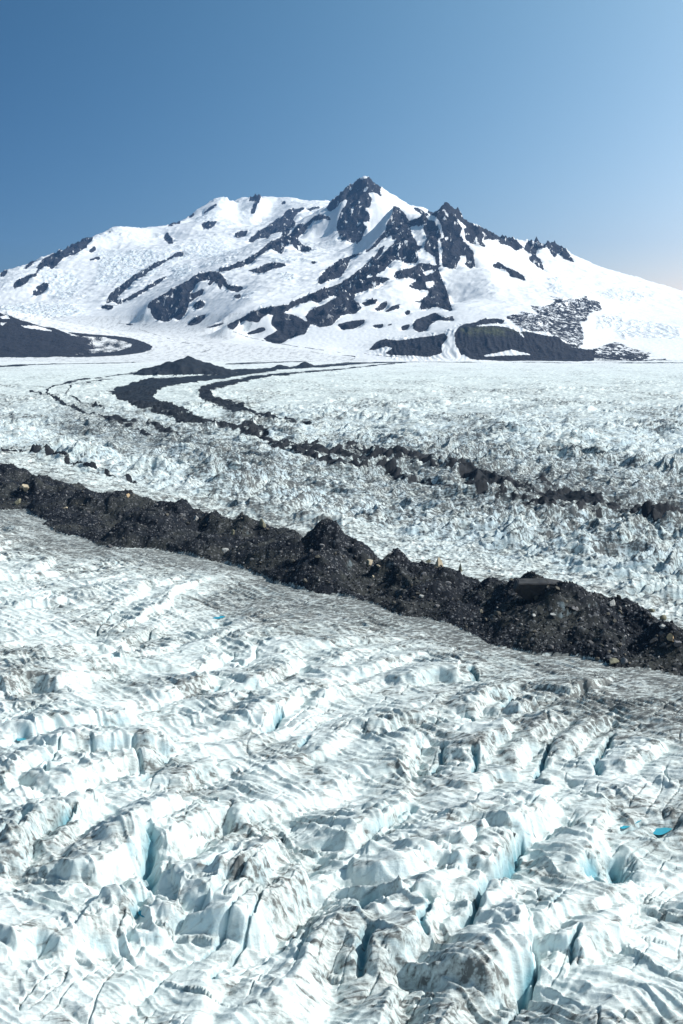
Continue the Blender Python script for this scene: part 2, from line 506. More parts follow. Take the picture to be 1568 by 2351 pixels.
# glacier ramp at the left, base of things
CP.append(line(R1, [(-600,650,6400),(-300,650,6400),(0,655,6400),(200,645,6300),(350,655,6150),(450,672,6000)]))
CP.append(line(R1, [(-600,700,5900),(0,700,5900),(200,705,5800),(400,715,5700),(600,722,5600),(700,728,5500),(860,745,5100),(960,758,4900),(1080,778,4600),(1210,808,4400)]))
CP.append(line(R1, [(400,760,5000),(600,775,4850),(800,785,4650),(1000,800,4450),(1300,832,4150),(1500,850,4000)]))
CP.append(line(R2, [(0,850,4050),(120,858,3950),(200,872,3800),(330,885,3650),(560,893,3550),(900,908,3500),(1200,908,3500),(1568,908,3500),(2000,908,3500)]))
CP.append(line(R2, [(20,780,4300),(120,760,4350),(240,740,4350),(300,780,4200),(420,770,4000)]))
CP.append(line(R2, [(100,620,4750),(180,700,4500),(60,700,4550)]))
CP.append(line(R2, [(160,470,5150),(250,560,4850),(340,620,4750),(300,700,4500)]))
# left dark hill
CP.append(line(R1, [(-700,600,4600),(-350,630,4500),(-100,665,4400),(0,682,4350),(60,705,4300),(130,728,4250),(180,745,4230),(240,756,4200),(300,775,4170),(360,800,4100)]))
CP.append(line(R1, [(-700,888,3850),(-200,888,3850),(0,888,3850),(300,882,3850),(500,880,3860),(700,878,3880),(900,880,3880)]))
CP.append(line(R1, [(420,830,4100),(560,820,4150),(700,810,4250)]))
CP.append(line(R1, [(-700,700,5100),(-200,715,5050),(100,712,5000),(250,735,4900)]))
# low moraine rampart (front right)
CP.append(line(R2, [(130,852,3990),(200,815,3950),(300,808,3900),(400,795,3850),(470,780,3800),(540,752,3780),(600,748,3760),(700,746,3750),(770,755,3740),(850,768,3720),(930,785,3700),(1000,808,3690),(1050,838,3660),(1100,865,3620)]))
CP.append(line(R2, [(500,742,3980),(600,737,3980),(700,735,3970),(800,742,3950),(900,750,3930)]))
CP.append(line(R2, [(560,650,4500),(560,720,4250),(700,700,4250),(850,690,4250)]))
CP.append(line(R2, [(650,480,5150),(680,560,4900),(720,620,4650)]))
CP.append(line(R2, [(780,560,5000),(880,600,4850),(960,640,4600)]))
CP.append(line(R2, [(960,520,5500),(1040,560,5300),(1120,600,5000),(1190,645,4800),(1180,700,4500),(1140,760,4200),(1110,820,3850)]))
CP.append(line(R2, [(1300,610,5400),(1250,670,5000),(1240,730,4600),(1230,800,4150)]))
CP.append(line(R2, [(1568,680,5200),(1568,760,4500),(1568,830,4000),(1400,780,4300),(1400,700,4900)]))
CP.append(line(R2, [(1900,700,5400),(1900,800,4300),(2300,850,4000)]))
back = []
for k_, (x0_, dY, dZ) in {0: (-9e9, 450, 90), 1: (-9e9, 330, 110)}.items():
    p = CP[k_]; q = p[::2].copy(); q[:, 0] *= (q[:, 1] + dY) / q[:, 1]; q[:, 1] += dY; q[:, 2] -= dZ; back.append(q)
pc = CP[CFRONT]; pc = pc[pc[:, 0] > at_y(784 + 430 / 2, 500, 5700)[0]][::2]
q = pc.copy(); q[:, 0] *= (q[:, 1] + 380) / q[:, 1]; q[:, 1] += 380; q[:, 2] -= 110; back.append(q)
q = pc.copy(); q[:, 0] *= (q[:, 1] + 1300) / q[:, 1]; q[:, 1] += 1300; q[:, 2] = np.minimum(q[:, 2] - 200, 260); back.append(q)
ctrl = np.concatenate(CP + back)
flat = []
for X in np.arange(-2600, 2700, 260):
    flat.append((X, 3350 if X > -300 else 3700, 0.0)); flat.append((X, 3000, 0.0)); flat.append((X, 2600, 0.0))
for X in np.arange(-7000, 7001, 700):       # back side falls away
    flat.append((X, 12500, -150.0)); flat.append((X, 11200, 0.0))
for Y in np.arange(3500, 11000, 700):
    flat.append((-0.62 * Y, Y, 100.0 if Y > 5000 else 20)); flat.append((0.62 * Y, Y, 60.0))
ctrl = np.concatenate([ctrl, np.array(flat)])
# drop near duplicates
key = np.round(ctrl[:, :2] / 12).astype(int)
_, ui = np.unique(key, axis=0, return_index=True)
ctrl = ctrl[np.sort(ui)]

class TPS:
    def __init__(s, P):
        s.P = P[:, :2] / 1000.0
        n = len(P)
        d = np.hypot(s.P[:, None, 0] - s.P[None, :, 0], s.P[:, None, 1] - s.P[None, :, 1])
        A = np.zeros((n + 3, n + 3)); A[:n, :n] = -d - 0.002 * np.eye(n) * -1
        A[:n, n] = 1; A[:n, n + 1:] = s.P; A[n, :n] = 1; A[n + 1:, :n] = s.P.T
        b = np.zeros(n + 3); b[:n] = P[:, 2]
        w = np.linalg.solve(A, b)
        s.w = w[:n].astype(np.float32); s.c = w[n:]
    def __call__(s, X, Y):
        x = X.ravel().astype(np.float32) / 1000; y = Y.ravel().astype(np.float32) / 1000
        out = np.empty(len(x), np.float32)
        P = s.P.astype(np.float32)
        for i in range(0, len(x), 20000):
            a = x[i:i + 20000, None] - P[None, :, 0]; b = y[i:i + 20000, None] - P[None, :, 1]
            out[i:i + 20000] = -np.sqrt(a * a + b * b) @ s.w
        return (out + s.c[0] + s.c[1] * x + s.c[2] * y).reshape(X.shape)
tps = TPS(ctrl)
print('control points', len(ctrl))

# ---- rock outlines on the mountains (picture frame R1 / R2)
ROCK = []
def rk(fr, *pls, v=1.0):
    for p in pls:
        ROCK.append((fr(p), v))
rk(R1,
 [(165,500),(185,470),(210,455),(225,440),(260,425),(285,400),(320,395),(340,375),(400,345),(430,335),(425,350),(405,370),(400,385),(370,395),(345,415),(310,425),(290,430),(270,455),(240,485),(210,465),(190,480),(170,505)],
 [(105,485),(130,460),(170,436),(155,455),(125,482)],
 [(60,560),(80,535),(110,520),(150,505),(175,505),(170,515),(135,525),(125,545),(90,565),(65,570)],
 [(150,590),(170,565),(195,550),(225,550),(220,570),(195,595),(170,605),(150,605)],
 [(0,515),(10,495),(35,488),(30,505),(15,520)],
 [(405,405),(435,375),(442,392),(425,407)], [(408,437),(470,427),(455,440),(415,443)],
 [(755,325),(770,312),(778,330),(792,345),(794,367),(775,367),(758,350)],
 [(775,285),(800,260),(828,260),(824,280),(805,275),(785,285)],
 [(865,245),(885,225),(895,232),(875,248)], [(935,225),(960,200),(998,180),(985,200),(960,215),(940,228)],
 [(925,277),(960,268),(998,262),(985,282),(965,299),(945,299),(930,291)],
 [(1080,320),(1110,310),(1137,306),(1130,327),(1105,338),(1082,342)],
 [(1150,228),(1163,190),(1180,160),(1195,140),(1199,150),(1190,172),(1177,200),(1167,228)],
 [(1290,180),(1305,168),(1312,185),(1300,188)], [(500,320),(495,305),(510,315)], [(670,355),(690,340),(680,352)],
 [(1140,360),(1145,345),(1175,320),(1205,300),(1235,285),(1270,255),(1300,240),(1315,215),(1345,205),(1355,210),(1395,200),(1395,209),(1365,225),(1355,240),(1345,260),(1362,275),(1335,300),(1325,320),(1300,347),(1290,340),(1300,310),(1270,318),(1240,325),(1230,345),(1190,340),(1155,362)],
 [(1400,212),(1440,200),(1480,195),(1460,205),(1415,215)],
 [(1000,485),(1060,468),(1110,448),(1150,428),(1180,410),(1210,388),(1240,358),(1290,342),(1330,328),(1370,278),(1410,272),(1440,243),(1480,232),(1520,250),(1520,262),(1490,250),(1460,262),(1435,262),(1420,287),(1405,302),(1400,312),(1372,335),(1367,350),(1390,373),(1427,385),(1427,402),(1375,402),(1352,384),(1343,366),(1310,372),(1295,415),(1265,402),(1240,384),(1222,402),(1180,428),(1160,452),(1110,472),(1050,492),(1010,495)],
 [(665,668),(690,635),(740,605),(800,570),(860,540),(880,520),(930,500),(990,495),(1012,505),(1035,530),(1042,555),(1060,562),(1112,563),(1117,575),(1090,590),(1060,583),(1035,567),(1020,547),(1018,582),(1000,560),(985,535),(962,562),(953,550),(975,528),(950,532),(905,548),(890,578),(850,607),(870,603),(910,583),(937,573),(927,602),(900,612),(865,640),(860,668),(850,692),(820,722),(800,705),(770,727),(720,717),(700,693),(690,680),(700,660)],
 [(1070,605),(1100,598),(1107,610),(1085,622)], [(890,640),(915,626),(942,640),(932,660),(905,670),(888,658)],
 [(860,742),(880,715),(920,695),(947,690),(937,712),(915,732),(880,744)],
 [(940,752),(1000,735),(1040,722),(1010,745),(960,755)],
 [(1135,490),(1190,480),(1220,460),(1280,455),(1317,465),(1290,477),(1250,482),(1220,497),(1180,502)],
 [(1415,452),(1450,448),(1447,460)],
 [(487,637),(505,600),(540,570),(580,540),(610,515),(650,498),(700,463),(750,443),(800,418),(820,406),(847,406),(840,422),(790,432),(750,455),(700,483),(660,513),(610,543),(600,557),(560,593),(530,622),(560,627),(620,597),(680,562),(740,525),(772,513),(745,537),(690,572),(640,602),(590,627),(540,645),(520,632),(500,640)],
 [(460,655),(490,648),(522,650),(512,670),(470,664)], [(570,735),(600,733),(620,742),(590,742)],
 [(1040,742),(1120,700),(1160,680),(1200,665),(1280,653),(1322,648),(1310,672),(1290,697),(1230,690),(1200,707),(1190,727),(1130,717),(1100,732),(1070,762),(1045,757)],
 [(1210,803),(1250,780),(1275,765),(1245,740),(1250,710),(1260,693),(1340,693),(1380,708),(1425,740),(1400,782),(1340,797),(1290,824),(1230,817)],
 [(1130,777),(1170,765),(1212,750),(1220,765),(1190,777),(1140,784)],
 [(1330,640),(1460,585),(1568,548),(1620,520),(1620,570),(1568,592),(1520,607),(1460,640),(1430,627),(1380,642),(1330,667),(1310,692)],
 [(1400,702),(1430,670),(1480,650),(1530,620),(1568,608),(1640,580),(1620,640),(1568,692),(1520,742),(1465,750),(1420,732)],
 [(1458,547),(1470,520),(1500,485),(1540,465),(1568,455),(1610,435),(1590,480),(1568,520),(1500,540),(1470,555)])
rk(R2,
 [(-70,200),(-30,175),(0,145),(20,132),(40,122),(60,100),(78,73),(95,64),(110,72),(125,60),(135,62),(150,78),(178,108),(170,115),(186,152),(165,137),(135,125),(125,140),(142,160),(130,197),(100,207),(132,235),(130,262),(92,267),(118,290),(102,310),(95,345),(70,367),(40,357),(0,347),(-15,320),(-20,280),(0,215),(20,192),(32,160),(0,172),(-30,205),(-50,215)],
 [(328,200),(350,205),(385,220),(375,235),(350,222),(330,212)],
 [(238,193),(232,240),(205,280),(200,312),(180,330),(150,370),(100,412),(125,402),(165,372),(190,340),(232,330),(237,355),(182,382),(145,432),(100,472),(40,522),(0,552),(-40,580),(-20,612),(60,577),(100,545),(130,498),(150,517),(195,490),(235,448),(247,437),(300,457),(352,450),(350,400),(372,380),(330,345),(313,290),(370,278),(395,265),(387,233),(340,255),(310,262),(275,213),(255,200)],
 [(60,415),(100,412),(30,440),(0,455),(-40,480),(-30,455),(0,440)],
 [(385,233),(400,222),(425,196),(455,181),(488,176),(505,192),(540,225),(580,283),(600,300),(640,345),(662,387),(625,367),(600,362),(570,347),(566,305),(550,300),(545,330),(577,370),(600,400),(617,470),(590,482),(560,452),(540,442),(522,482),(470,472),(455,420),(470,395),(440,350),(420,330),(385,290)],
 [(360,453),(440,470),(450,500),(472,560),(490,600),(500,650),(512,674),(430,655),(400,667),(360,670),(370,630),(400,602),(400,580),(340,577),(308,565),(350,532),(310,522),(280,527),(238,522),(250,495),(330,478)],
 [(328,735),(345,715),(390,700),(430,686),(480,710),(510,700),(522,720),(440,717),(400,742),(395,767),(350,772),(328,757)],
 [(200,677),(230,655),(267,646),(270,658),(240,670),(205,682)], [(153,667),(180,640),(205,630),(212,650),(190,667),(165,674)],
 [(88,642),(130,625),(167,623),(152,642),(110,652)], [(-20,640),(40,628),(80,640),(92,662),(60,692),(20,690),(-30,700),(-60,690)],
 [(-20,737),(60,720),(112,716),(100,737),(60,757),(0,762)], [(143,742),(192,733),(187,750),(150,752)], [(272,747),(312,736),(307,757),(280,767)],
 [(290,682),(312,670),(314,690),(295,694)], [(205,742),(240,732),(225,742)],
 [(-20,575),(60,540),(150,517),(227,527),(160,562),(80,592),(30,612),(-10,630)],
 [(125,857),(160,820),(200,803),(260,813),(320,806),(400,793),(470,778),(490,795),(460,830),(462,867),(400,887),(330,882),(240,877),(200,872),(240,845),(200,835),(160,852)],
 [(535,752),(570,733),(640,748),(700,745),(760,753),(800,766),(850,773),(920,788),(980,798),(1020,818),(1060,848),(1100,848),(1162,863),(1150,902),(1000,907),(880,907),(700,903),(600,897),(560,887),(545,872),(525,822),(520,780)],
 [(578,737),(650,713),(720,710),(752,718),(740,735),(640,745)],
 [(690,467),(720,450),(740,465),(760,478),(800,493),(830,508),(852,542),(810,527),(780,517),(750,482),(705,477)],
 [(618,306),(660,306),(690,322),(717,347),(660,347),(640,327)], [(715,338),(770,340),(800,370),(832,392),(800,397),(760,372),(730,367)],
 [(836,392),(865,356),(935,353),(937,387),(900,387),(890,422),(850,402)], [(938,358),(990,373),(1022,400),(1062,452),(1030,442),(990,402),(980,432),(960,412)],
 [(853,432),(885,418),(912,440),(932,492),(900,472)])
rk(R2, [(750,700),(830,678),(900,690),(860,650),(930,655),(1000,618),(1090,618),(1120,605),(1190,638),(1199,670),(1150,682),(1130,702),(1134,722),(1100,732),(1114,770),(1114,832),(1060,855),(1000,822),(950,772),(880,775),(800,745)], v=0.44)
rk(R2, [(1100,862),(1180,838),(1260,815),(1340,848),(1430,868),(1360,902),(1200,908),(1100,905)], [(300,640),(440,600),(460,640)], v=0.42)
rk(R2, [(1180,700),(1280,692),(1300,722),(1200,735)], [(930,600),(1010,610),(990,640)], v=0.30)
rk(R2, [(770,885),(1500,893),(1500,908),(700,906)], v=0.42)
rk(R2, [(850,868),(1420,880),(1400,906),(850,906)], v=0.5)
rk(R2, [(372,290),(392,262),(430,270),(455,330),(458,470),(440,470),(430,425),(385,400),(378,370),(395,345),(380,305)])
rk(R2, [(392,228),(425,178),(455,160),(488,155),(512,170),(548,205),(595,265),(655,325),(668,352),(640,342),(600,305),(575,285),(540,240),(505,210),(488,192),(455,198),(425,212)],
 [(-70,205),(-30,160),(0,128),(40,100),(60,85),(90,55),(100,62),(80,90),(60,115),(20,145),(-20,185),(-60,215)], [(128,55),(150,65),(190,102),(180,112),(150,90)],
 [(610,290),(665,290),(700,312),(775,325),(810,360),(838,385),(800,380),(760,355),(700,335),(640,318)], [(838,385),(868,340),(940,338),(995,355),(1035,395),(1070,455),(1040,430),(990,385),(930,365),(870,370)])
rk(R1, [(165,480),(200,435),(260,405),(320,375),(400,330),(432,325),(400,352),(340,385),(280,415),(220,445),(180,480)], [(1140,170),(1185,120),(1205,135),(1180,170)], [(770,285),(800,250),(830,250),(828,268)])
# snow fields and couloirs inside the rock
SNOW = [R2(p) for p in (
 [(458,216),(468,198),(492,232),(504,258),(488,246)], [(518,238),(545,262),(572,284),(574,302),(556,300),(535,280)],
 [(385,240),(420,231),(447,250),(462,290),(474,345),(458,342),(445,300),(425,264),(400,258)], [(440,335),(456,342),(464,400),(459,465),(449,462),(446,400)],
 [(314,292),(350,280),(368,284),(376,305),(392,325),(380,350),(372,372),(350,378),(336,345)], [(342,392),(372,396),(392,412),(425,425),(440,470),(385,455),(372,436),(350,412)],
 [(78,68),(100,58),(112,62),(95,75)], [(122,62),(135,70),(150,88),(140,82)], [(95,120),(112,100),(130,110),(118,130),(100,140)],
 [(70,175),(95,165),(88,188),(75,190)], [(38,205),(60,190),(55,215),(45,225)], [(235,322),(262,296),(268,300)],
 [(245,290),(262,292),(258,305),(248,302)], [(205,355),(245,350),(270,335),(240,365),(150,455),(155,440),(190,400)],
 [(380,540),(430,535),(425,560),(400,575),(385,560)], [(370,500),(420,480),(430,500),(390,515)],
 [(540,420),(580,425),(575,460),(550,450)], [(490,325),(510,360),(500,350)],
 [(800,765),(815,765),(850,800),(835,798)], [(880,820),(890,825),(930,885),(918,880)],
 [(560,868),(580,885),(600,893),(545,890)], [(650,880),(700,870),(780,850),(860,870),(880,880),(780,882),(660,890)],
 [(605,742),(700,732),(740,735),(640,747)])]
ICEF = [(R1(p), v) for p, v in (
 ([(430,400),(620,400),(760,400),(840,370),(1000,350),(1100,400),(1000,430),(820,440),(700,500),(560,540),(430,560),(450,460)], .8),
 ([(200,500),(330,500),(400,560),(300,620),(180,600)], .8), ([(790,480),(900,460),(880,500),(800,540)], .9),
 ([(920,460),(1040,430),(1060,445),(930,475)], .9), ([(1280,500),(1360,500),(1370,530),(1300,535)], .9), ([(1100,590),(1170,585),(1160,620),(1110,620)], .7),
 ([(880,240),(1010,180),(1050,160),(1000,260),(900,270)], .5), ([(1200,430),(1400,430),(1440,450),(1280,450)], .8),
 ([(0,650),(330,640),(400,690),(200,715),(0,700)], 1.0), ([(540,560),(600,540),(560,600)], .8))]
ICEF += [(R2(p), v) for p, v in (
 ([(940,530),(1000,520),(1030,560),(1000,600),(960,580)], .9), ([(1150,580),(1400,580),(1440,610),(1300,640),(1180,610)], .7),
 ([(1200,740),(1340,720),(1480,730),(1568,750),(1568,800),(1300,800)], .7), ([(1170,690),(1300,690),(1300,780),(1180,760)], .9), ([(800,455),(900,465),(850,475)], .5))]

# ================================================================== MOUNTAIN TERRAIN MESH
def ucols(dense, lim, du, dc):
    a = np.arange(-dense, dense + du / 2, du)
    b = np.arange(dense + dc, lim, dc)
    return np.r_[-b[::-1], a, b]
uc = ucols(0.285, 0.52, 0.00085, 0.006)
yr = []
y = 3440.0
while y < 9700:
    yr.append(y); y += 6.0 if y < 6400 else 9.5
while y < 12400:
    yr.append(y); y += 70
yr = np.array(yr)
nr, nc = len(yr), len(uc)
X = uc[None, :] * yr[:, None]; Y = np.repeat(yr[:, None], nc, 1)
Z = tps(X, Y).astype(np.float64)
PX, PY = project(X, Y, Z)
wx = fbm(X / 90, Y / 90, 4, 11); wy = fbm(X / 90 + 40, Y / 90, 4, 21)
jit = [(0, 0), (1.1, .6), (-1.1, -.5), (.4, -1.1), (-.5, 1.1)]
def paint(PX, PY, jit):
    rock = np.zeros(X.shape)
    for jx, jy in jit:
        qx = PX + wx * 1.6 + jx; qy = PY + wy * 1.3 + jy
        r = np.zeros(X.shape)
        for pl, v in ROCK:
            r = np.maximum(r, inside(qx, qy, pl) * v)
        for pl in SNOW:
            r = np.where(inside(qx, qy, pl), 0.08, r)
        rock += r / len(jit)
    return rock
rock = paint(PX, PY, jit[:1])
icef = np.zeros(X.shape)
for pl, v in ICEF:
    icef = np.maximum(icef, inside(PX + wx * 6, PY + wy * 5, pl) * v)
def blur(a, k=3):
    for _ in range(k):
        b = a.copy()
        b[1:-1] = (a[:-2] + 2 * a[1:-1] + a[2:]) / 4
        a = b.copy()
        a[:, 1:-1] = (b[:, :-2] + 2 * b[:, 1:-1] + b[:, 2:]) / 4
    return a
rb = blur(rock, 12)
icb = blur(icef, 6)
# hill and rampart smoothness, glacier ramp flatness
ramp = np.clip((Z - 90) / 160, 0, 1)
hump = blur((inside(PX, PY, R2([(120,870),(200,800),(470,770),(540,730),(800,745),(1000,790),(1150,860),(1150,915),(300,910)]))).astype(float), 8)
hill = inside(PX, PY, R1([(-900,560),(0,683),(60,705),(130,728),(180,745),(240,752),(300,775),(340,790),(420,800),(430,860),(380,888),(-900,892)]))
curl = inside(PX, PY, R1([(300,772),(420,783),(520,790),(600,800),(660,818),(700,838),(690,855),(650,868),(560,880),(430,887),(300,889),(420,870),(530,862),(600,842),(605,828),(560,812),(480,800),(360,790)]))
speck = inside(PX + wx * 5, PY + wy * 2, R1([(300,777),(360,788),(480,798),(560,812),(605,828),(600,842),(530,862),(420,874),(330,872),(420,850),(390,820)]))
leftm = blur((hill | curl).astype(float), 3)
hillb = blur(hill.astype(float), 10)
amp = (4 + 22 * rb) * np.clip(ramp + rb * .7, 0.0, 1) * (1 - 0.8 * hump) * (1 - 0.75 * hillb)
_r = ridged(X / 120, Y / 120, 5, 31, 0.55)
print('ridge mean', _r.mean())
Z += amp * (_r - _r.mean() - 0.35)
Z += np.clip(rb * 1.3, 0, 1) * ramp * 4.5 * fbm(X / 30, Y / 30, 4, 61, 0.6)
Z += icb * (5 * ridged(X / 34, Y / 70, 4, 71, .6) - 3)
terr = sstep(-0.1, 0.35, fbm(X / 420, Y / 420, 3, 83)) * ramp * (1 - rb) * (1 - hump) * sstep(5900, 6300, Y)
Z += terr * 7.0 * (ridged(X / 150 + wx * .5, Y / 34, 4, 85, .6) - 0.7)
icb = np.clip(icb + terr * 0.25, 0, 1)
Z += ramp * 2.6 * fbm(X / 55, Y / 80, 4, 81) * (1 - rb)
# gullies down the rampart: grooves that run with the slope
gx = X / 12 + 0.6 * fbm(X / 60, Y / 60, 3, 91)
Z += hump * 3.6 * (np.abs(perlin(gx, Y / 160, 92)) * 2 - 0.5) * sstep(3450, 3650, Y)
Z += (1 - ramp) * (0.7 * fbm(X / 12, Y / 25, 3, 95))
Z += hillb * (4.0 * fbm(X / 60, Y / 60, 5, 96))
V = np.stack([X, Y, Z], -1).reshape(-1, 3)
PX0, PY0 = PX, PY
PX, PY = project(X, Y, Z)
rock = blur(paint(PX, PY, jit), 1)
# left hill debris, with thin snow patches along its crest
debr = leftm
sn = inside(PX + wx * 2, PY + wy, R1([(95,742),(160,742),(235,762),(240,770),(180,762),(110,752)])) | inside(PX + wx * 2, PY + wy, R1([(0,700),(35,695),(50,712),(10,712)])) | inside(PX + wx * 2, PY + wy, R1([(0,730),(30,730),(10,745),(0,742)]))
debr = np.where(sn, 0.05, debr)
debr = np.where(speck, np.clip(0.50 + 0.3 * perlin(X / 30, Y / 60, 3), 0, 1), debr)
rock = np.maximum(rock, debr)
# thin medial stripes of debris on the far ice ramp
for st, w in ((R1([(640,760),(820,820),(930,832),(990,848),(900,870)]), 1.0), (R1([(1040,762),(1200,815),(1568,868)]), 0.9), (R1([(500,725),(620,742),(700,738)]), 1.2),
              (R2([(0,880),(60,885),(70,893),(20,905)]), 0.8), (R2([(60,862),(150,880),(330,890)]), 0.8)):
    d, _, _, _ = seg_dist(PX + wx * 3, PY + wy * 1.2, smooth_line(st, 3))
    rock = np.maximum(rock, np.clip(1.2 - d / w, 0, .60) * sstep(-.45, .2, fbm(X / 60, Y / 90, 3, 97)))
green = blur(inside(PX, PY, R2([(540,755),(640,748),(780,755),(850,775),(760,790),(560,780)])).astype(float), 4)
vat = {'rock': rock, 'icefall': icb, 'green': green, 'high': ramp * (1 - hump) * (1 - leftm)}
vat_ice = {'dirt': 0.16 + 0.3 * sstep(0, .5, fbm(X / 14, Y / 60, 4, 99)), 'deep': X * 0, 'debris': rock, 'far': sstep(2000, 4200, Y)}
# which mountain each face belongs to
fcx = (X[:-1, :-1] + X[1:, 1:]) / 2; fcy = (Y[:-1, :-1] + Y[1:, 1:]) / 2
fpx, fpy = (PX[:-1, :-1] + PX[1:, 1:]) / 2, (PY[:-1, :-1] + PY[1:, 1:]) / 2
cls = np.zeros(fcx.shape, int)
def gpoly(fr, l):
    o = []
    for a, b, yy in l:
        p = fr([(a, b)])[0]
        o.append((float(at_y(p[0], p[1], yy)[0]), yy))
    return o
ybase = 4520 + np.clip((fcx + 500) * -1.1, -800, 900)
front = [(-430, 4300), (-160, 5000), (0, 5450), (150, 5950), (420, 6250), (620, 6320), (900, 6700), (900, 7800), (2500, 9000), (6500, 9000), (6500, 3430), (500, 3430), (90, 3700), (-80, 3950)]
cls[inside(fcx, fcy, front)] = 1                       # front peak and its slopes
pyr = [(-640, 5400), (-330, 5150), (-160, 5000), (0, 5450), (150, 5950), (420, 6250), (620, 6320), (900, 6700), (900, 7800), (150, 7800), (-120, 7400), (-250, 6900), (-500, 6350), (-800, 5900), (-860, 5600)]
cls[inside(fcx, fcy, pyr)] = 2                         # pyramid
hf = (leftm[:-1, :-1] > 0.5) & (fcy < 4900)
rr = inside(fpx, fpy, R2([(120,862),(160,820),(200,800),(470,775),(540,738),(700,742),(800,762),(920,785),(1020,815),(1100,850),(1160,865),(1160,915),(120,915)])) & (fcy < 4010)
ramp_ice = (~hf) & (fpy > 372 + 0.5 * 690 + 10 * wx[:-1, :-1]) & (fcx < 350) & (Z[:-1, :-1] < 150) & (fcy < 6500) & (rb[:-1, :-1] < 0.3) & (cls != 1) | (fcy < 3560) & ~rr
cls[ramp_ice & ~hf] = 3
cls[hf] = 4
cls[rr] = 5
for k, nm, lb in ((0, 'snow_mountain', 'broad snow covered massif at the back left with icefalls and thin rock bands'),
                  (1, 'rocky_mountain', 'nearest dark rocky peak with snow couloirs and white slopes to its right'),
                  (2, 'pyramid_mountain', 'tallest pointed pyramid peak of dark rock with a snow tip'),
                  (3, 'glacier', 'smooth white far branch of the glacier coming down between the hills'),
                  (4, 'debris_hill', 'dark debris covered hill at the far left edge with a curling tail'),
                  (5, 'moraine_rampart', 'grey gullied moraine rampart at the foot of the rocky mountain')):
    grid_object(nm, V, nr, nc, (cls == k), vat_ice if k == 3 else vat, M_ice if k == 3 else M_mtn, 'structure', lb)
print('mountain grid', nr, nc)

# ================================================================== GLACIER MESH
uc = ucols(0.305, 0.52, 0.00078, 0.005)
yr = [25.0]
while yr[-1] < 112: yr.append(yr[-1] + 1.2)
while yr[-1] < 1000: yr.append(yr[-1] * 1.00135)
while yr[-1] < 3500: yr.append(yr[-1] * 1.0024)
yr = np.array(yr)
nr, nc = len(yr), len(uc)
X = uc[None, :] * yr[:, None]; Y = np.repeat(yr[:, None], nc, 1)
print('glacier grid', nr, nc, nr * nc)
PX, PY = project(X, Y, np.zeros_like(X))

# moraine edges (on the ground)
LOW = [(-500,1030),(-200,1110),(0,1172),(60,1168),(100,1200),(160,1232),(240,1258),(340,1262),(400,1272),(460,1282),(540,1297),(600,1322),(700,1352),(790,1370),(860,1384),(930,1417),(1000,1428),(1060,1443),(1160,1487),(1250,1502),(1400,1524),(1568,1562),(1800,1620),(2200,1740)]
UPP = [(-500,935),(-200,1000),(0,1050),(60,1066),(150,1088),(250,1112),(330,1126),(400,1150),(480,1165),(560,1176),(640,1192),(740,1222),(850,1262),(900,1270),(1000,1275),(1080,1302),(1150,1318),(1250,1335),(1330,1355),(1400,1378),(1470,1393),(1568,1405),(1800,1450),(2200,1530)]
lo = smooth_line([at_z(a, b, 0.0) for a, b in LOW], 1)
up = smooth_line([at_z(a, b, 6.0) for a, b in UPP], 1)
wxx = X + 5 * fbm(X / 30, Y / 30, 3, 5); wyy = Y + 5 * fbm(X / 30 + 9, Y / 30, 3, 6)
m = (Y < 1500)
dl = np.full(X.shape, -600.0); sl = np.full(X.shape, -1.0)
dlm, slm, _, _ = seg_dist(wxx[m], wyy[m], lo)
dum, sum_, _, _ = seg_dist(wxx[m], wyy[m], up)
dl[m] = dlm * slm                    # positive: near side of the moraine (right of travel)
du = np.full(X.shape, 1500.0); du[m] = dum * -sum_   # positive: beyond the moraine
ins = (dl < 0) & (du < 0)
near = np.where(dl > 0, dl, 0)
beyond = np.where(du > 0, du, 0)

# ---------------- near ice
FN = (0.64, -0.77)      # flow / foliation direction
NN = (0.83, -0.56)      # wall normal
TT = (0.56, 0.83)
lw1 = fbm(X / 70, Y / 70, 3, 101); lw2 = fbm(X / 45 + 30, Y / 45, 3, 102)
def saw(lam, ang, seed, warp, el=55, thr=0.0):
    ca, sa = math.cos(ang), math.sin(ang)
    n_ = (NN[0] * ca - NN[1] * sa, NN[0] * sa + NN[1] * ca)
    t_ = (-n_[1], n_[0])
    s = X * n_[0] + Y * n_[1]; q = X * t_[0] + Y * t_[1]
    ph = s / lam + warp * (lw1 * 0.9 + lw2 * 0.35) + 0.30 * perlin(s / lam / 1.3, q / 22, seed)
    fr = ph - np.floor(ph); idx = np.floor(ph).astype(np.int64)
    r = ((_hash(idx, idx * 0 + 3, seed) & 1023) / 1023.0)
    mod = np.clip(0.55 + 0.9 * perlin(q / el + r * 17, idx * 0.37 + 0.5, seed + 5) + thr, 0, 1.25)
    wl = 0.70
    rise = np.clip(fr / wl, 0, 1)
    prof = rise ** 1.25 * (1 - sstep(wl, wl + 0.25, fr))
    prof = prof + 0.10 * np.sin(np.pi * np.clip(fr / wl, 0, 1))
    cre = np.exp(-np.abs(fr - wl) * 16)
    return prof * mod, cre * mod, (sstep(wl, wl + .05, fr) * (1 - sstep(0.97, 1.0, fr))) * mod
p1, c1, w1 = saw(15.5, 0.0, 201, 1.6)
p2, c2, w2 = saw(7.2, -0.18, 221, 1.9, 30, -0.12)
p3, c3, w3 = saw(3.4, -0.25, 241, 2.2, 16, -0.15)
p4, c4, w4 = saw(21.0, -0.55, 261, 1.3, 60, -0.2)
ampn = np.clip(2.3 + 1.9 * sstep(260, 130, Y), 0, 7) * sstep(4, 42, near)
hn = ampn * (0.80 * p1 + 0.16 * p2 + 0.70 * p4) + ampn ** .5 * 0.12 * p3
hn -= ampn * 0.25

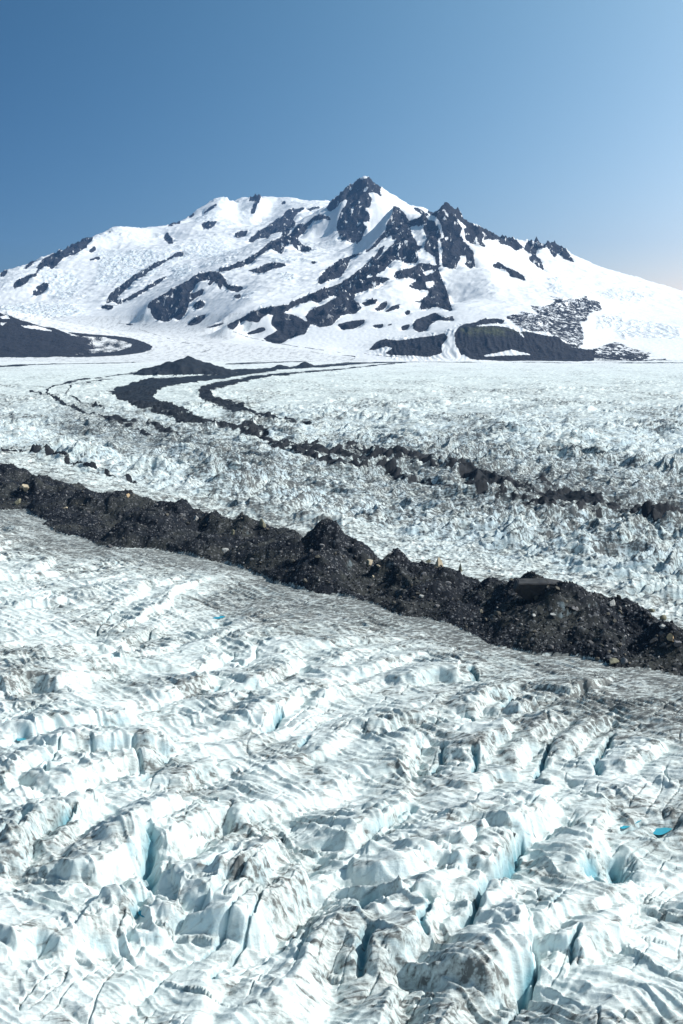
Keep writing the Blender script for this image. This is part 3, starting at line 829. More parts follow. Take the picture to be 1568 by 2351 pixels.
WALL = [
 (Q7([(380,490),(470,430),(520,395),(580,370),(640,320),(690,300)]), 5.5), (Q7([(0,440),(90,350),(140,250),(170,190),(250,180),(370,130),(440,40)]), 4.5),
 (Q7([(215,350),(260,290),(320,215),(375,170)]), 3.0), (Q7([(750,380),(780,310),(850,230),(960,160),(1050,140),(1160,180)]), 5.5),
 (Q7([(1110,560),(1190,470),(1250,400),(1290,340),(1380,320)]), 5.0), (Q7([(360,680),(480,690),(600,690)]), 2.5),
 (Q7([(800,560),(850,555),(900,580),(1000,590)]), 3.0), (Q7([(700,700),(760,640),(800,590)]), 2.5),
 (Q7([(1100,720),(1160,650),(1220,600),(1300,540),(1350,480),(1440,450)]), 6.5), (Q7([(0,770),(100,740),(200,700),(310,760)]), 3.5),
 (Q7([(550,210),(690,180),(780,110),(850,100)]), 3.5), (Q7([(380,1100),(480,1060),(560,990),(620,900),(680,860)]), 1.5),
 (Q8([(0,300),(60,240),(130,190),(200,170),(260,120)]), 3.5), (Q8([(800,250),(830,210),(870,180),(920,160),(960,110)]), 4.0),
 (Q8([(520,350),(560,300),(620,270),(680,290)]), 3.0), (Q8([(650,440),(690,380),(760,330),(800,280)]), 4.0),
 (Q8([(0,410),(60,420),(150,440),(280,440),(340,400),(440,360)]), 3.5), (Q8([(240,560),(280,520),(340,500),(370,560)]), 3.5),
 (Q8([(140,840),(200,770),(260,740),(380,690),(400,600),(440,560)]), 4.0), (Q8([(600,900),(640,860),(700,830),(790,800),(900,800)]), 5.5),
 (Q8([(1080,770),(1120,720),(1200,680),(1260,650),(1330,660)]), 4.0), (Q8([(1100,420),(1130,320),(1150,250),(1170,200)]), 3.0),
 (Q8([(1150,180),(1200,110),(1260,90)]), 2.5), (Q8([(880,700),(1000,600),(1100,570),(1200,540),(1300,480)]), 2.0),
 (Q5([(0,640),(60,620),(120,600),(200,600),(300,625)]), 5.0), (Q5([(100,840),(200,800),(330,790),(430,770),(640,760)]), 3.5),
 (Q5([(240,910),(330,880),(480,885),(610,880),(750,885),(830,870)]), 3.5), (Q5([(0,1080),(60,1000),(120,960),(250,930)]), 3.0),
 (Q5([(250,1080),(330,1040),(430,1010),(500,970),(600,950),(760,940)]), 4.0), (Q5([(820,1060),(860,1000),(930,970),(1020,960)]), 3.5),
 (Q5([(740,660),(830,620),(900,600),(980,560)]), 3.0), (Q5([(1180,780),(1250,720),(1310,700),(1360,650)]), 3.5),
 (Q5([(520,420),(600,380),(660,350),(750,350)]), 2.5), (Q5([(50,240),(150,230),(320,215)]), 2.0), (Q5([(1090,600),(1180,590),(1290,530),(1380,480)]), 3.0),
 (Q5([(150,70),(200,60),(240,30)]), 2.5), (Q5([(620,180),(680,150),(720,150)]), 2.0),
 (Q6([(0,560),(60,540),(120,540),(200,510),(300,480)]), 2.8), (Q6([(180,830),(240,780),(320,760),(400,770)]), 3.0), (Q6([(300,600),(350,570),(440,560),(500,570),(560,570)]), 3.5),
 (Q6([(600,740),(650,670),(720,650),(780,640)]), 3.2), (Q6([(800,740),(850,690),(900,680)]), 3.0), (Q6([(1040,640),(1100,610),(1160,620)]), 3.0),
 (Q6([(290,1000),(300,900),(330,870),(390,840)]), 3.5), (Q6([(620,940),(660,870),(720,850),(780,800)]), 3.5), (Q6([(780,940),(820,870),(860,850),(980,770),(1040,760)]), 3.8),
 (Q6([(1280,1000),(1350,950),(1450,880),(1480,850)]), 2.2), (Q6([(600,1060),(650,1000),(790,990),(830,980)]), 2.5), (Q6([(1000,900),(1100,820),(1180,760),(1230,740)]), 3.0),
]
SLIT = [
 (Q8([(560,720),(600,650),(640,570),(700,500),(760,430),(820,340),(830,300)]), 5.0, 0.9), (Q8([(70,880),(100,800),(130,750)]), 4.0, 0.9),
 (Q8([(820,990),(850,920),(875,870)]), 4.0, 0.7), (Q8([(1065,850),(1075,760)]), 3.5, 0.6), (Q8([(1250,340),(1285,400),(1270,460)]), 6.0, 2.2), (Q8([(1120,450),(1150,400)]), 3.5, 1.2),
 (Q8([(95,640),(130,600)]), 3.5, 1.4), (Q8([(380,770),(400,620)]), 3.0, 0.7), (Q8([(960,640),(1000,590)]), 2.0, 0.6),
 (Q7([(225,300),(290,235),(340,190)]), 4.0, 0.9), (Q7([(20,370),(80,320),(110,250)]), 4.0, 1.0), (Q7([(960,560),(1010,480),(1060,400),(1080,350)]), 5.0, 1.2),
 (Q7([(690,360),(680,450),(690,560)]), 4.0, 1.3), (Q7([(610,680),(640,640)]), 2.5, 0.7), (Q7([(0,380),(60,330)]), 3.0, 0.8),
 (Q6([(1180,1050),(1165,970),(1200,920),(1250,850)]), 3.5, 0.7), (Q6([(900,1030),(910,970),(960,900),(1000,880)]), 3.5, 0.7), (Q6([(600,560),(620,610)]), 3.0, 0.9),
 (Q6([(740,760),(800,690)]), 3.0, 0.9), (Q6([(560,780),(600,790)]), 2.5, 0.8), (Q6([(1160,690),(1210,720)]), 2.5, 0.9), (Q6([(610,1050),(620,960)]), 3.0, 0.8), (Q6([(420,1030),(470,920)]), 2.5, 0.8),
 (Q5([(1210,840),(1260,800),(1290,760)]), 3.0, 0.7), (Q5([(980,650),(1010,620)]), 2.5, 0.9), (Q5([(520,500),(545,540)]), 3.0, 1.0), (Q5([(20,840),(130,780),(210,720)]), 3.0, 0.7),
 (Q5([(660,1080),(700,1030)]), 3.5, 1.2), (Q5([(210,60),(240,40)]), 2.0, 0.8), (Q5([(1380,920),(1410,880)]), 2.5, 0.8), (Q5([(520,70),(560,50)]), 2.5, 1.0),
]
POOL = [(Q8([(1430,245),(1465,220),(1505,195)]), 1.0), (Q8([(1285,222),(1340,190),(1385,172)]), 0.45), (Q5([(985,335),(1025,322)]), 0.8),
        (Q6([(1168,965),(1200,920),(1225,890)]), 0.45), (Q7([(640,600),(680,590)]), 0.7), (Q5([(75,872),(120,868)]), 0.8)]

crest = np.zeros(X.shape); deep = np.zeros(X.shape); wallm = np.zeros(X.shape); tr = np.zeros(X.shape); cover = np.zeros(X.shape)
jx = X + 0.8 * perlin(X / 4, Y / 4, 301) + 0.35 * perlin(X / 1.4, Y / 1.4, 303); jy = Y + 0.8 * perlin(X / 4 + 7, Y / 4, 302)
def local(pts, pad):
    x0, y0 = pts[:, 0].min() - pad, pts[:, 1].min() - pad
    x1, y1 = pts[:, 0].max() + pad, pts[:, 1].max() + pad
    r0, r1 = np.searchsorted(yr, [y0, y1])
    c0 = np.searchsorted(uc, min(x0 / y0, x0 / y1)); c1 = np.searchsorted(uc, max(x1 / y0, x1 / y1))
    return slice(max(r0, 0), min(r1, nr)), slice(max(c0, 0), min(c1, nc))
for pts, H in WALL:
    p = smooth_line([at_z(a, b, 2.5) for a, b in pts], 2)
    sl_ = local(p, 26)
    d, sg, al, _ = seg_dist(jx[sl_], jy[sl_], p)
    ends = sstep(0, 0.12, al) * sstep(1, 0.88, al)
    s = d * sg
    L = 4.0 + 1.2 * H
    w = 1.1 + 0.34 * H
    H = 1.0 * H
    prof = np.where(s < 0, np.exp(s / L) , 1 - sstep(0, w, s) * 1.0)
    rnd = 1 - 0.22 * np.exp(-np.abs(s) / 1.3)
    dip = -0.22 * np.exp(-((s - w) / (w * 1.1)) ** 2)
    ef = sstep(1.0, 0.0, np.where((al <= 0.001) | (al >= 0.999), d / 6, 0))
    k = H * (prof * rnd + dip) * np.maximum(ends, 0.25) * ef
    tr[sl_] += k
    cover[sl_] = np.maximum(cover[sl_], np.exp(-(d / 11) ** 2) * ef)
    crest[sl_] = np.maximum(crest[sl_], np.where(s < 0, np.exp(s / 1.3), np.exp(-s / .3)) * ends)
    wallm[sl_] = np.maximum(wallm[sl_], sstep(0, .3, s) * (1 - sstep(w, w + .6, s)) * ends)
hn = hn * (1 - 0.72 * np.clip(cover, 0, 1)) + tr * 0.95
for pts, D, w in SLIT:
    D *= 0.62; w *= 0.72
    p = smooth_line([at_z(a, b, 0.5) for a, b in pts], 1)
    sl_ = local(p, 10)
    d, sg, al, _ = seg_dist(jx[sl_], jy[sl_], p)
    ef = np.where((al <= 0.001) | (al >= 0.999), sstep(w * 1.5, 0, d), 1)
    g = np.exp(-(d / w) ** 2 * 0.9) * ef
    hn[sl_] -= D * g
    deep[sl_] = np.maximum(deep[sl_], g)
for pts, w in POOL:
    p = smooth_line([at_z(a, b, 1.0) for a, b in pts], 1)
    sl_ = local(p, 12)
    d, sg, al, _ = seg_dist(jx[sl_], jy[sl_], p)
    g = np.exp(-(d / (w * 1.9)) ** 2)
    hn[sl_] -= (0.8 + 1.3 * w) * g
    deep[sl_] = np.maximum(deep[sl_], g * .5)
# thin random crevasses parallel to the walls
s_ = X * NN[0] + Y * NN[1]; q_ = X * TT[0] + Y * TT[1]
cr = np.abs(perlin(s_ / 9 + lw1 * 1.4, q_ / 42 + lw2 * .4, 331))
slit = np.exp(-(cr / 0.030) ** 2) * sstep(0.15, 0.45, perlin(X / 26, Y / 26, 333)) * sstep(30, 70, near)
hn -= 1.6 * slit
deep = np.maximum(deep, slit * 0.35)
# foliation ribs
mq = X * 0.77 + Y * 0.64; fq = X * FN[0] + Y * FN[1]
wob = 1.6 * fbm(X / 14, Y / 14, 3, 341)
rib = ridged((mq + wob) / 2.6, fq / 26, 3, 343)
ribm = 0.12 + 0.98 * sstep(-0.25, 0.45, perlin(X / 22, Y / 22, 345))
hn += 0.34 * (rib - 0.6) * ribm
rib2 = perlin((mq + wob) / 0.75, fq / 9, 347)
hn += 0.085 * rib2 * ribm
hn += 0.20 * fbm(X / 9, Y / 9, 4, 349) + 0.07 * ridged(X / 1.9, Y / 1.9, 3, 350)
hn += 1.6 * fbm(X / 60, Y / 60, 2, 351)
chip = pyramids(X + .6 * perlin(X / 3, Y / 3, 352), Y, 2.3, 353, 1.8, 1.4)
chm = sstep(0.2, 0.55, fbm(X / 16, Y / 16, 3, 354) + 0.35 * wallm) * sstep(6, 30, near)
hn += 0.6 * chm * (chip - 0.4)
ck = np.abs(perlin(s_ / 3.6 + lw1 * 2.2, q_ / 17 + lw2, 355))
ckm = np.exp(-(ck / 0.035) ** 2) * sstep(-0.1, 0.3, perlin(X / 13, Y / 13, 356))
hn -= 0.45 * ckm

# near-side dirt
patch = sstep(0.0, 0.55, fbm(fq / 60, mq / 22, 4, 361) + 0.05)
dirt = 0.06 + 0.42 * patch + 0.55 * crest * sstep(-0.2, 0.4, perlin(X / 7, Y / 7, 363))
dirt += 0.42 * (0.6 * c1 + 0.4 * c2) * sstep(-0.1, 0.4, perlin(X / 12, Y / 12, 365)) * (1 - cover * .6)
bandw = 29 + 16 * perlin(fq / 50, mq * 0, 367)
dirt += 1.4 * np.exp(-(near / bandw) ** 1.4) * (0.55 + 0.6 * sstep(-0.3, 0.4, perlin((mq + wob) / 3.2, fq / 30, 369)))
for cx_, cy_, rr_, vv in ((1150, 2080, 130, .3), (420, 1830, 90, .35), (820, 1870, 110, .35), (960, 1960, 80, .5), (300, 2150, 90, .25), (640, 1900, 70, .3), (1380, 1990, 60, .3), (470, 1580, 60, .4), (120, 1500, 60, .3), (980, 1640, 80, .3)):
    dirt += vv * np.exp(-(((PX - cx_) / rr_) ** 2 + ((PY - cy_) / (rr_ * .5)) ** 2)) * sstep(-0.15, 0.35, fbm(X / 5, Y / 5, 3, 371))
dirt += 0.35 * ckm + 0.30 * chm * sstep(0, .4, perlin(X / 3, Y / 3, 357))
dirt *= (1 - 0.5 * deep)

# ---------------- broken ice beyond the moraine
ang = 0.15
wsx = X + 5 * fbm(X / 40, Y / 40, 3, 401); wsy = Y + 5 * fbm(X / 40, Y / 40 + 50, 3, 402)
A1 = pyramids(wsx * 1.0, wsy * 0.55, 9.5, 411, 2.2, 2.0)
A2 = pyramids(wsx * 1.0, wsy * 0.75, 4.2, 431, 1.8, 1.5)
A3 = pyramids(X, Y * 0.8, 2.0, 451, 1.6, 1.3)
A0 = pyramids(wsx, wsy * 0.7, 22.0, 471, 1.8, 2.0)
pm1, cm1, wm1 = saw(14.0, -0.62, 281, 1.5, 45, 0.1)
pm2, cm2, wm2 = saw(7.0, -0.45, 285, 2.0, 26, 0.1)
pm3, cm3, wm3 = saw(3.6, -0.7, 289, 2.4, 14, 0.0)
envY = np.interp(Y, [250, 500, 900, 1150, 1500, 1900, 2400, 3500], [1.0, 1.0, 0.85, 0.62, 0.42, 0.26, 0.15, 0.08])
envb = 0.16 + 0.84 * sstep(10, 60, beyond + 14 * fbm(X / 40, Y / 40, 2, 473))
big = np.clip(0.75 + 0.5 * perlin(X / 90, Y / 140, 475) + 0.75 * perlin((mq + 6 * lw2) / 26, fq / 130, 476), 0.12, 1.7)
hm = envY * envb * big * (2.6 * A0 + 3.0 * A1 + 1.2 * A2 + 0.5 * A3 + 6.0 * pm1 + 3.8 * pm2 + 1.7 * pm3)
hm += envY * envb * 0.55 * (rib - 0.6)
hm += envY * 0.55 * ridged(X / 3.2, Y / 4.5, 3, 477) - 3.0 * envY * envb
hm += 1.2 * fbm(X / 120, Y / 160, 3, 479)
# dirt in the broken ice: thin streaks and stripes that follow the bent flow lines
fm = fbm(X / 70, Y / 160, 4, 481)
strk = sstep(0.1, 0.6, fbm(X / 3.5 + fm * 3, Y / 14, 4, 483))
dm_ = 0.26 + 1.4 * sstep(0.05, 0.5, fm) * strk
zone = np.exp(-((PY - (1105 + (PX - 1000) * 0.14)) / 78) ** 2) * sstep(620, 1000, PX) + 0.8 * np.exp(-((PY - (1010 + (PX - 350) * 0.22)) / 36) ** 2) * sstep(850, 500, PX) * sstep(60, 220, PX)
dm_ += zone * (0.45 + strk) * 0.95 + 0.45 * (cm1 + 0.6 * cm2) * sstep(-.2, .4, fm)
dm_ += 0.55 * np.exp(-(beyond / 30) ** 2) * sstep(0.0, 0.4, fbm(fq / 20, mq / 5, 3, 485))
dm_ *= np.interp(Y, [250, 1100, 2200, 3500], [1.6, 1.35, 0.45, 0.12])
dm_ += sstep(1400, 2300, Y) * 0.16 * sstep(0.0, 0.5, fbm(X / 6, Y / 26, 4, 487))

# debris stripes (traced, picture x, y, half width)
STR = [
 [(1000,825,1),(960,826,1.6),(784,837,2.6),(723,842,3),(644,846,3.5),(580,853,4.5),(525,864,5),(471,868,6),(400,875,9),(356,884,14),(318,896,18),(305,908,20),(325,924,19),(360,940,15),(405,953,12),(443,963,11),(471,974,9),(515,986,7),(565,996,9),(601,1012,8),(640,1026,10),(740,1040,10),(860,1058,11),(1000,1082,11),(1130,1112,12),(1250,1135,11),(1400,1168,12),(1568,1205,13),(1900,1300,8)],
 [(960,828,.8),(784,848,1.6),(700,855,2.2),(620,862,3),(560,872,4),(500,885,9),(462,900,11),(475,915,11),(505,930,11),(560,945,10),(600,960,6),(660,975,4),(720,985,2)],
 [(-200,850,1.4),(0,841,1.4),(100,836,1.4),(225,832,1.6),(310,830,1)],
 [(340,851,2.5),(300,857,2),(255,864,1.8),(219,869,1.4),(160,878,1.4),(118,890,1.6),(105,902,2),(125,920,2.5),(170,940,3),(230,962,3),(300,985,3),(380,1010,3)],
 [(260,872,1),(200,878,.8),(160,890,1),(150,905,1.2),(175,922,1.5),(240,945,2)],
 [(520,836,1.5),(650,831,1.3),(784,824,1),(860,822,.8)],
 [(784,833,1),(1034,829,1),(1234,831,.9),(1568,833,.7),(1900,835,.7)],
 [(70,900,3),(95,905,3)],
 [(250,965,2.5),(330,975,3),(420,1000,3)],
 [(620,1030,4),(700,1052,5),(820,1080,5),(950,1110,5),(1100,1150,6),(1250,1170,6),(1400,1215,5)],
 [(0,1032,3),(60,1045,4),(140,1060,3),(260,1090,3),(330,1112,3)],
]
q0x = PX + 3.5 * fbm(X / 25, Y / 60, 4, 501) * np.interp(Y, [400, 1200, 3500], [2.2, 1.2, .5]); q0y = PY + 3.0 * fbm(X / 25, Y / 60 + 20, 4, 502) * np.interp(Y, [400, 1200, 3500], [1.8, 1.0, .25])
deb = np.zeros(X.shape)
mm = (Y > 420) & (du > -5)
for st in STR:
    st = smooth_line(st, 1)
    bx0, by0, bx1, by1 = st[:, 0].min() - 25, st[:, 1].min() - 20, st[:, 0].max() + 25, st[:, 1].max() + 20
    mk = mm & (PX > bx0) & (PX < bx1) & (PY > by0) & (PY < by1)
    d, _, _, w = seg_dist(q0x[mk], q0y[mk], st)
    v = np.clip(0.5 + (w - d) / (0.35 * w + 0.8) * 0.5, 0, 1)
    deb[mk] = np.maximum(deb[mk], v)
BODY = [(252,898),(300,880),(345,868),(400,871),(457,878),(400,884),(368,892),(351,910),(366,920),(395,932),(433,953),(448,970),(410,970),(351,950),(310,936),(270,916)]
deb = np.maximum(deb, blur(inside(q0x, q0y, BODY).astype(float), 2))
for bl in ([(440,966),(480,964),(521,984),(500,990),(455,980)], [(545,984),(575,976),(600,990),(620,1012),(585,1008),(555,1000)], [(620,1015),(660,1012),(700,1022),(735,1042),(690,1044),(640,1034)], [(743,1030),(800,1034),(860,1044),(915,1064),(850,1066),(780,1054)],
           [(930,1066),(1000,1072),(1050,1092),(990,1094)], [(1100,1104),(1160,1106),(1200,1132),(1130,1130)], [(1230,1128),(1300,1124),(1340,1150),(1260,1154)], [(1420,1166),(1500,1176),(1568,1190),(1568,1220),(1480,1206)]):
    deb = np.maximum(deb, 0.9 * inside(q0x, q0y, bl))
brk = np.maximum(sstep(420, 900, PX) * sstep(975, 1010, PY), 0.75 * sstep(890, 960, PY))        # stripe is torn into patches among the seracs
deb = deb * (1 - brk * 0.52 * sstep(-0.05, 0.3, fbm(X / 22, Y / 16, 4, 503)))
deb *= (beyond > 0) | (Y > 900)
hm = hm + deb * 0.8 * envY * 4 * (0.4 + fbm(X / 20, Y / 30, 3, 505))
# mound of debris and its little cones
def mound(px, py, w, dep, h, jag=0.25):
    gx_, gy_ = at_z(px, py, 0)
    e = ((X - gx_) / w) ** 2 + ((Y - gy_) / dep) ** 2
    e = np.sqrt(e) * (1 + jag * fbm(X / (w * .5), Y / (dep * .5), 4, int(px)))
    return h * np.clip(1 - e, 0, 1) ** 0.9
mo = np.zeros(X.shape)
for a in ((432,857,80,130,33), (390,858,60,110,25), (478,857,55,100,20), (335,861,26,60,11), (500,858,40,70,9),
          (644,847,26,90,9), (700,842,22,100,12), (560,853,40,120,5), (362,860,20,50,14), (455,856,45,90,26)):
    mo = np.maximum(mo, mound(*a))
mo += np.where(mo > 0.5, 1.5 * fbm(X / 16, Y / 22, 4, 507), 0)
deb = np.maximum(deb, np.clip(mo / 2.0, 0, 1))
hm = np.where(mo > 0.3, mo + 0.2, hm)

# ---------------- the big moraine
wid = np.abs(dl) + np.abs(du) + 1e-6
tt = np.clip(np.abs(dl) / wid, 0, 1)
prof = np.where(ins, np.sin(np.pi * np.clip(tt, 0, 1)) ** 0.55, 0)
hmo = prof * (4.6 + 3.0 * fbm(X / 45, Y / 45, 3, 601))
A5 = pyramids(-wxx, wyy * .85, 19.0, 611, 2.1, 1.3); A6 = pyramids(-wxx, wyy, 8.5, 613, 1.9, 1.2)
hmo += prof * (6.5 * (A5 - .15) + 2.4 * A6 + 1.2 * ridged(X / 16, Y / 16, 4, 615) - 2.2)
hmo += np.where(ins, 0.45 * fbm(X / 2.2, Y / 2.2, 4, 617, .6), 0)
for px, py, w, hh_ in ((760, 1300, 25, 11), (1270, 1410, 17, 3.0), (1330, 1440, 15, 5), (1480, 1440, 16, 6), (1180, 1400, 16, 4), (560, 1235, 22, 5), (420, 1205, 24, 5), (150, 1150, 26, 5), (270, 1180, 22, 4), (930, 1340, 16, 4)):
    gx_, gy_ = at_z(px, py, 0)
    ex, ey = wxx - gx_, wyy - gy_
    e = np.maximum(np.abs(ex) * .9, 0) / w + np.abs(ey) / (w * 1.2)
    hmo += hh_ * np.clip(1 - e, 0, 1) * np.where(ins, 1, 0)

# ---------------- assemble
k_in = ins.astype(float)
side_near = (dl > 0)
far_side = ~side_near & ~ins
Zg = np.where(ins, hmo, np.where(side_near, hn * sstep(0, 14, near) + 0.3 * (rib - .6), hm * (0.15 + 0.85 * sstep(0, 18, beyond))))
tb = tps(X[yr > 2400], Y[yr > 2400]) * sstep(2700, 3400, Y[yr > 2400])
Zg[yr > 2400] += np.clip(tb, -8, 60)
dirt = np.where(side_near, dirt, np.where(ins, 1, dm_))
deep = np.where(side_near, deep, 0)
deb = np.where(side_near, 0.0, deb)
# scattered debris tongue at the near foot
V = np.stack([X, Y, Zg], -1).reshape(-1, 3)
edge = ins[:-1, :-1]
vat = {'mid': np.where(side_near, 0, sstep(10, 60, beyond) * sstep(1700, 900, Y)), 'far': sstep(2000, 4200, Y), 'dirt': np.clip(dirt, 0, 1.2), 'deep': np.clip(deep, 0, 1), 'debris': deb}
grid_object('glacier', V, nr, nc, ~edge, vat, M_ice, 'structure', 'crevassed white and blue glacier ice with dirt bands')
grid_object('moraine', V, nr, nc, edge, vat, M_mor, 'structure', 'broad dark band of rubble crossing the glacier from left to lower right')

def surf(u, y):
    c = np.clip(np.searchsorted(uc, u), 1, nc - 1); r = np.clip(np.searchsorted(yr, y), 1, nr - 1)
    return Zg[r, c]
def hit(px, py):
    """first point of the glacier surface seen through a picture position"""
    dx, dy, dz = ray(px, py)
    u = dx / dy
    c = int(np.clip(np.searchsorted(uc, u), 1, nc - 1))
    zr = CAM_H + dz / dy * yr
    k = np.nonzero(Zg[:, c] >= zr)[0]
    k = k[k > 5]
    r = int(k[0])
    return float(u * yr[r]), float(yr[r]), float(Zg[r, c])

# ---- meltwater pools
for pts, w in POOL:
    P = np.array([hit(a, b) for a, b in smooth_line(pts, 2)])
    P = np.array([(*at_z(a, b, z_), z_) for (a, b), z_ in zip(smooth_line(pts, 2), [np.median(P[:, 2])] * len(P))])
    z = min(surf(q[0] / q[1], q[1]) for q in P) + 0.1
    n = len(P)
    d = np.gradient(P[:, :2], axis=0); d /= np.hypot(d[:, 0], d[:, 1])[:, None] + 1e-6
    nn = np.stack([-d[:, 1], d[:, 0]], 1)
    prof_ = np.sin(np.linspace(0.15, math.pi - 0.15, n)) ** .5 * w * 1.6
    vs = [(P[i, 0] + nn[i, 0] * prof_[i], P[i, 1] + nn[i, 1] * prof_[i], z) for i in range(n)]
    vs += [(P[i, 0] - nn[i, 0] * prof_[i], P[i, 1] - nn[i, 1] * prof_[i], z) for i in range(n)]
    fs = [(i, i + 1, n + i + 1, n + i) for i in range(n - 1)]
    # sink the ice under the pool a little
    me = bpy.data.meshes.new('water'); me.from_pydata(vs, [], fs); me.update(); me.materials.append(M_water)
    for q in me.vertices: q.co.z += 0.28
    o = bpy.data.objects.new('water', me); C.objects.link(o); o['kind'] = 'structure'

# ================================================================== BOULDERS
import bmesh
def rock_mesh(name, seed, sx, sy, sz, cuts, mat, sub=2):
    rnd = random.Random(seed)
    bm = bmesh.new()
    bmesh.ops.create_icosphere(bm, subdivisions=3, radius=1.0)
    for _ in range(cuts):
        n = Vector((rnd.gauss(0, 1), rnd.gauss(0, 1), rnd.gauss(0, 1))).normalized()
        d = rnd.uniform(0.36, 0.70)
        for v in bm.verts:
            k = v.co.dot(n) - d
            if k > 0:
                v.co -= n * k
    bmesh.ops.remove_doubles(bm, verts=bm.verts, dist=0.02)
    for v in bm.verts:
        v.co += Vector((rnd.uniform(-1, 1), rnd.uniform(-1, 1), rnd.uniform(-1, 1))) * 0.025
        v.co = Vector((v.co.x * sx, v.co.y * sy, v.co.z * sz))
    me = bpy.data.meshes.new(name)
    bm.to_mesh(me); bm.free()
    me.materials.append(mat)
    return me

M_tan = mat_rock('tan_rock', (0.50, 0.43, 0.30), (0.30, 0.26, 0.19), 1.2)
M_orange = mat_rock('orange_rock', (0.50, 0.36, 0.19), (0.26, 0.19, 0.13), 1.2)
M_olive = mat_rock('olive_rock', (0.22, 0.21, 0.14), (0.12, 0.12, 0.085), 1.0)
M_pale = mat_rock('pale_rock', (0.42, 0.43, 0.41), (0.26, 0.27, 0.26), 1.4)
M_dark = mat_rock('dark_rock', (0.050, 0.050, 0.048), (0.018, 0.019, 0.021), 0.35)
M_grey = mat_rock('grey_rock', (0.20, 0.20, 0.20), (0.11, 0.11, 0.115), 1.4)

def boulder(name, mat, px, py, size, label, cat='boulder', rot=0.0, tilt=0.0, seed=1, cuts=9, sh=(1, 1, .8), group=None, lift=0.15):
    me = rock_mesh(name, seed, size * sh[0] / 2 / .75, size * sh[1] / 2 / .75, size * sh[2] / 2 / .75, cuts, mat)
    o = bpy.data.objects.new(name, me); C.objects.link(o)
    x, y, z = hit(px, py)
    o.location = (x, y, z + size * sh[2] * lift)
    o.rotation_euler = (tilt, tilt * .5, rot)
    o['label'] = label; o['category'] = cat
    if group: o['group'] = group
    return o
def pointed():
    bm = bmesh.new()
    for p in ((-2.0, 0, -.6), (-.3, -1.3, -.6), (1.9, 0.7, -.6), (0, 1.6, -.6), (-.5, -.55, 3.3), (0.0, .6, 3.0), (.9, .2, 2.2)): bm.verts.new(p)
    bmesh.ops.convex_hull(bm, input=bm.verts)
    bmesh.ops.bevel(bm, geom=bm.edges[:], offset=0.08, segments=2, affect='EDGES')
    me = bpy.data.meshes.new('boulder'); bm.to_mesh(me); bm.free(); me.materials.append(M_tan)
    o = bpy.data.objects.new('boulder', me); C.objects.link(o)
    o.location = hit(1008, 1302); o.scale = (.9, .9, .95)
    o['label'] = 'pointed triangular cream block with one dark side near the moraine crest'; o['category'] = 'boulder'
pointed()
G = 'distinct boulders lying on the dark moraine'
BL = [
 (M_tan, 60, 1126, 4.2, 'bright tan boulder half in shade on the upper left of the dark moraine', (.8, .9, 1.2)),
 (M_olive, 42, 1157, 3.6, 'olive boulder close to the lower edge of the moraine at far left', (1, .8, .9)),
 (M_orange, 293, 1141, 2.2, 'small orange boulder on a left hand hummock of the moraine', (.9, .8, 1.1)),
 (M_tan, 150, 1169, 1.9, 'small tan stone low on the left part of the moraine', (1.2, .8, .7)),
 (M_pale, 451, 1193, 3.0, 'pale rounded block left of the big dark cone', (1.1, .9, .9)),
 (M_pale, 517, 1264, 2.0, 'pale block at the lower edge of the moraine left of the cone', (1.1, .8, .8)),
 (M_olive, 604, 1212, 3.0, 'tall olive slab on the upper slope left of the cone', (.6, .8, 1.4)),
 (M_olive, 535, 1230, 1.9, 'pale green stone midway down the slope left of the cone', (.7, .7, 1.2)),
 (M_tan, 849, 1295, 2.5, 'wide tan boulder just right of the big dark cone', (1.3, .9, .9)),
 (M_tan, 869, 1302, 1.5, 'elongated tan stone beside the wide tan boulder', (1.3, .8, .6)),
 (M_pale, 896, 1273, 1.3, 'small cream stone high on the moraine right of the cone', (1.2, .9, .8)),
 (M_olive, 984, 1292, 2.3, 'round grey olive boulder left of the pointed tan block', (1, 1, 1)),
 (M_olive, 1056, 1311, 2.5, 'leaning oval brown slab right of the pointed cream block', (.5, .8, 1.4)),
 (M_tan, 1104, 1406, 1.3, 'cream stone below the leaning slab near the lower edge', (1, .8, .8)),
 (M_tan, 855, 1326, 0.9, 'tiny yellow stone on the slope right of the cone', (1, .8, 1)),
 (M_pale, 968, 1373, 1.4, 'pale angular stone in the middle of the moraine', (1.1, .8, .8)),
 (M_pale, 1403, 1391, 2.0, 'light grey boulder high on the right part of the moraine', (.8, .9, 1.2)),
 (M_olive, 1520, 1421, 1.9, 'greenish block near the right edge of the moraine', (1, .9, .9)),
 (M_olive, 1498, 1404, 2.3, 'flat tilted greenish slab above the greenish block at right', (1.4, .8, .4)),
 (M_orange, 1540, 1472, 1.9, 'cracked orange tan boulder at the right end of the moraine', (.9, .8, 1.2)),
 (M_grey, 1558, 1479, 2.4, 'flat grey slab beside the cracked orange tan boulder', (1.4, .9, .6)),
 (M_pale, 1522, 1446, 1.4, 'small bluish grey stone between two right hand boulders', (1.2, .8, .7)),
 (M_grey, 1422, 1411, 1.3, 'rounded grey stone in the hollow at right', (1, 1, .9)),
 (M_pale, 1226, 1414, 1.1, 'small white stone below the big dark slab, left one', (1.3, .9, .7)),
 (M_pale, 1270, 1415, 1.1, 'small white stone below the big dark slab, right one', (1.3, .9, .7)),
 (M_olive, 1406, 1523, 2.6, 'flat olive slab lying on the dirty ice just below the moraine', (1.6, .9, .5)),
 (M_grey, 1430, 1521, 1.8, 'grey block beside the flat olive slab below the moraine', (1, .9, .8)),
 (M_grey, 1320, 1399, 1.5, 'grey stone on a hummock right of the big dark slab', (1.2, .8, .8)),
]
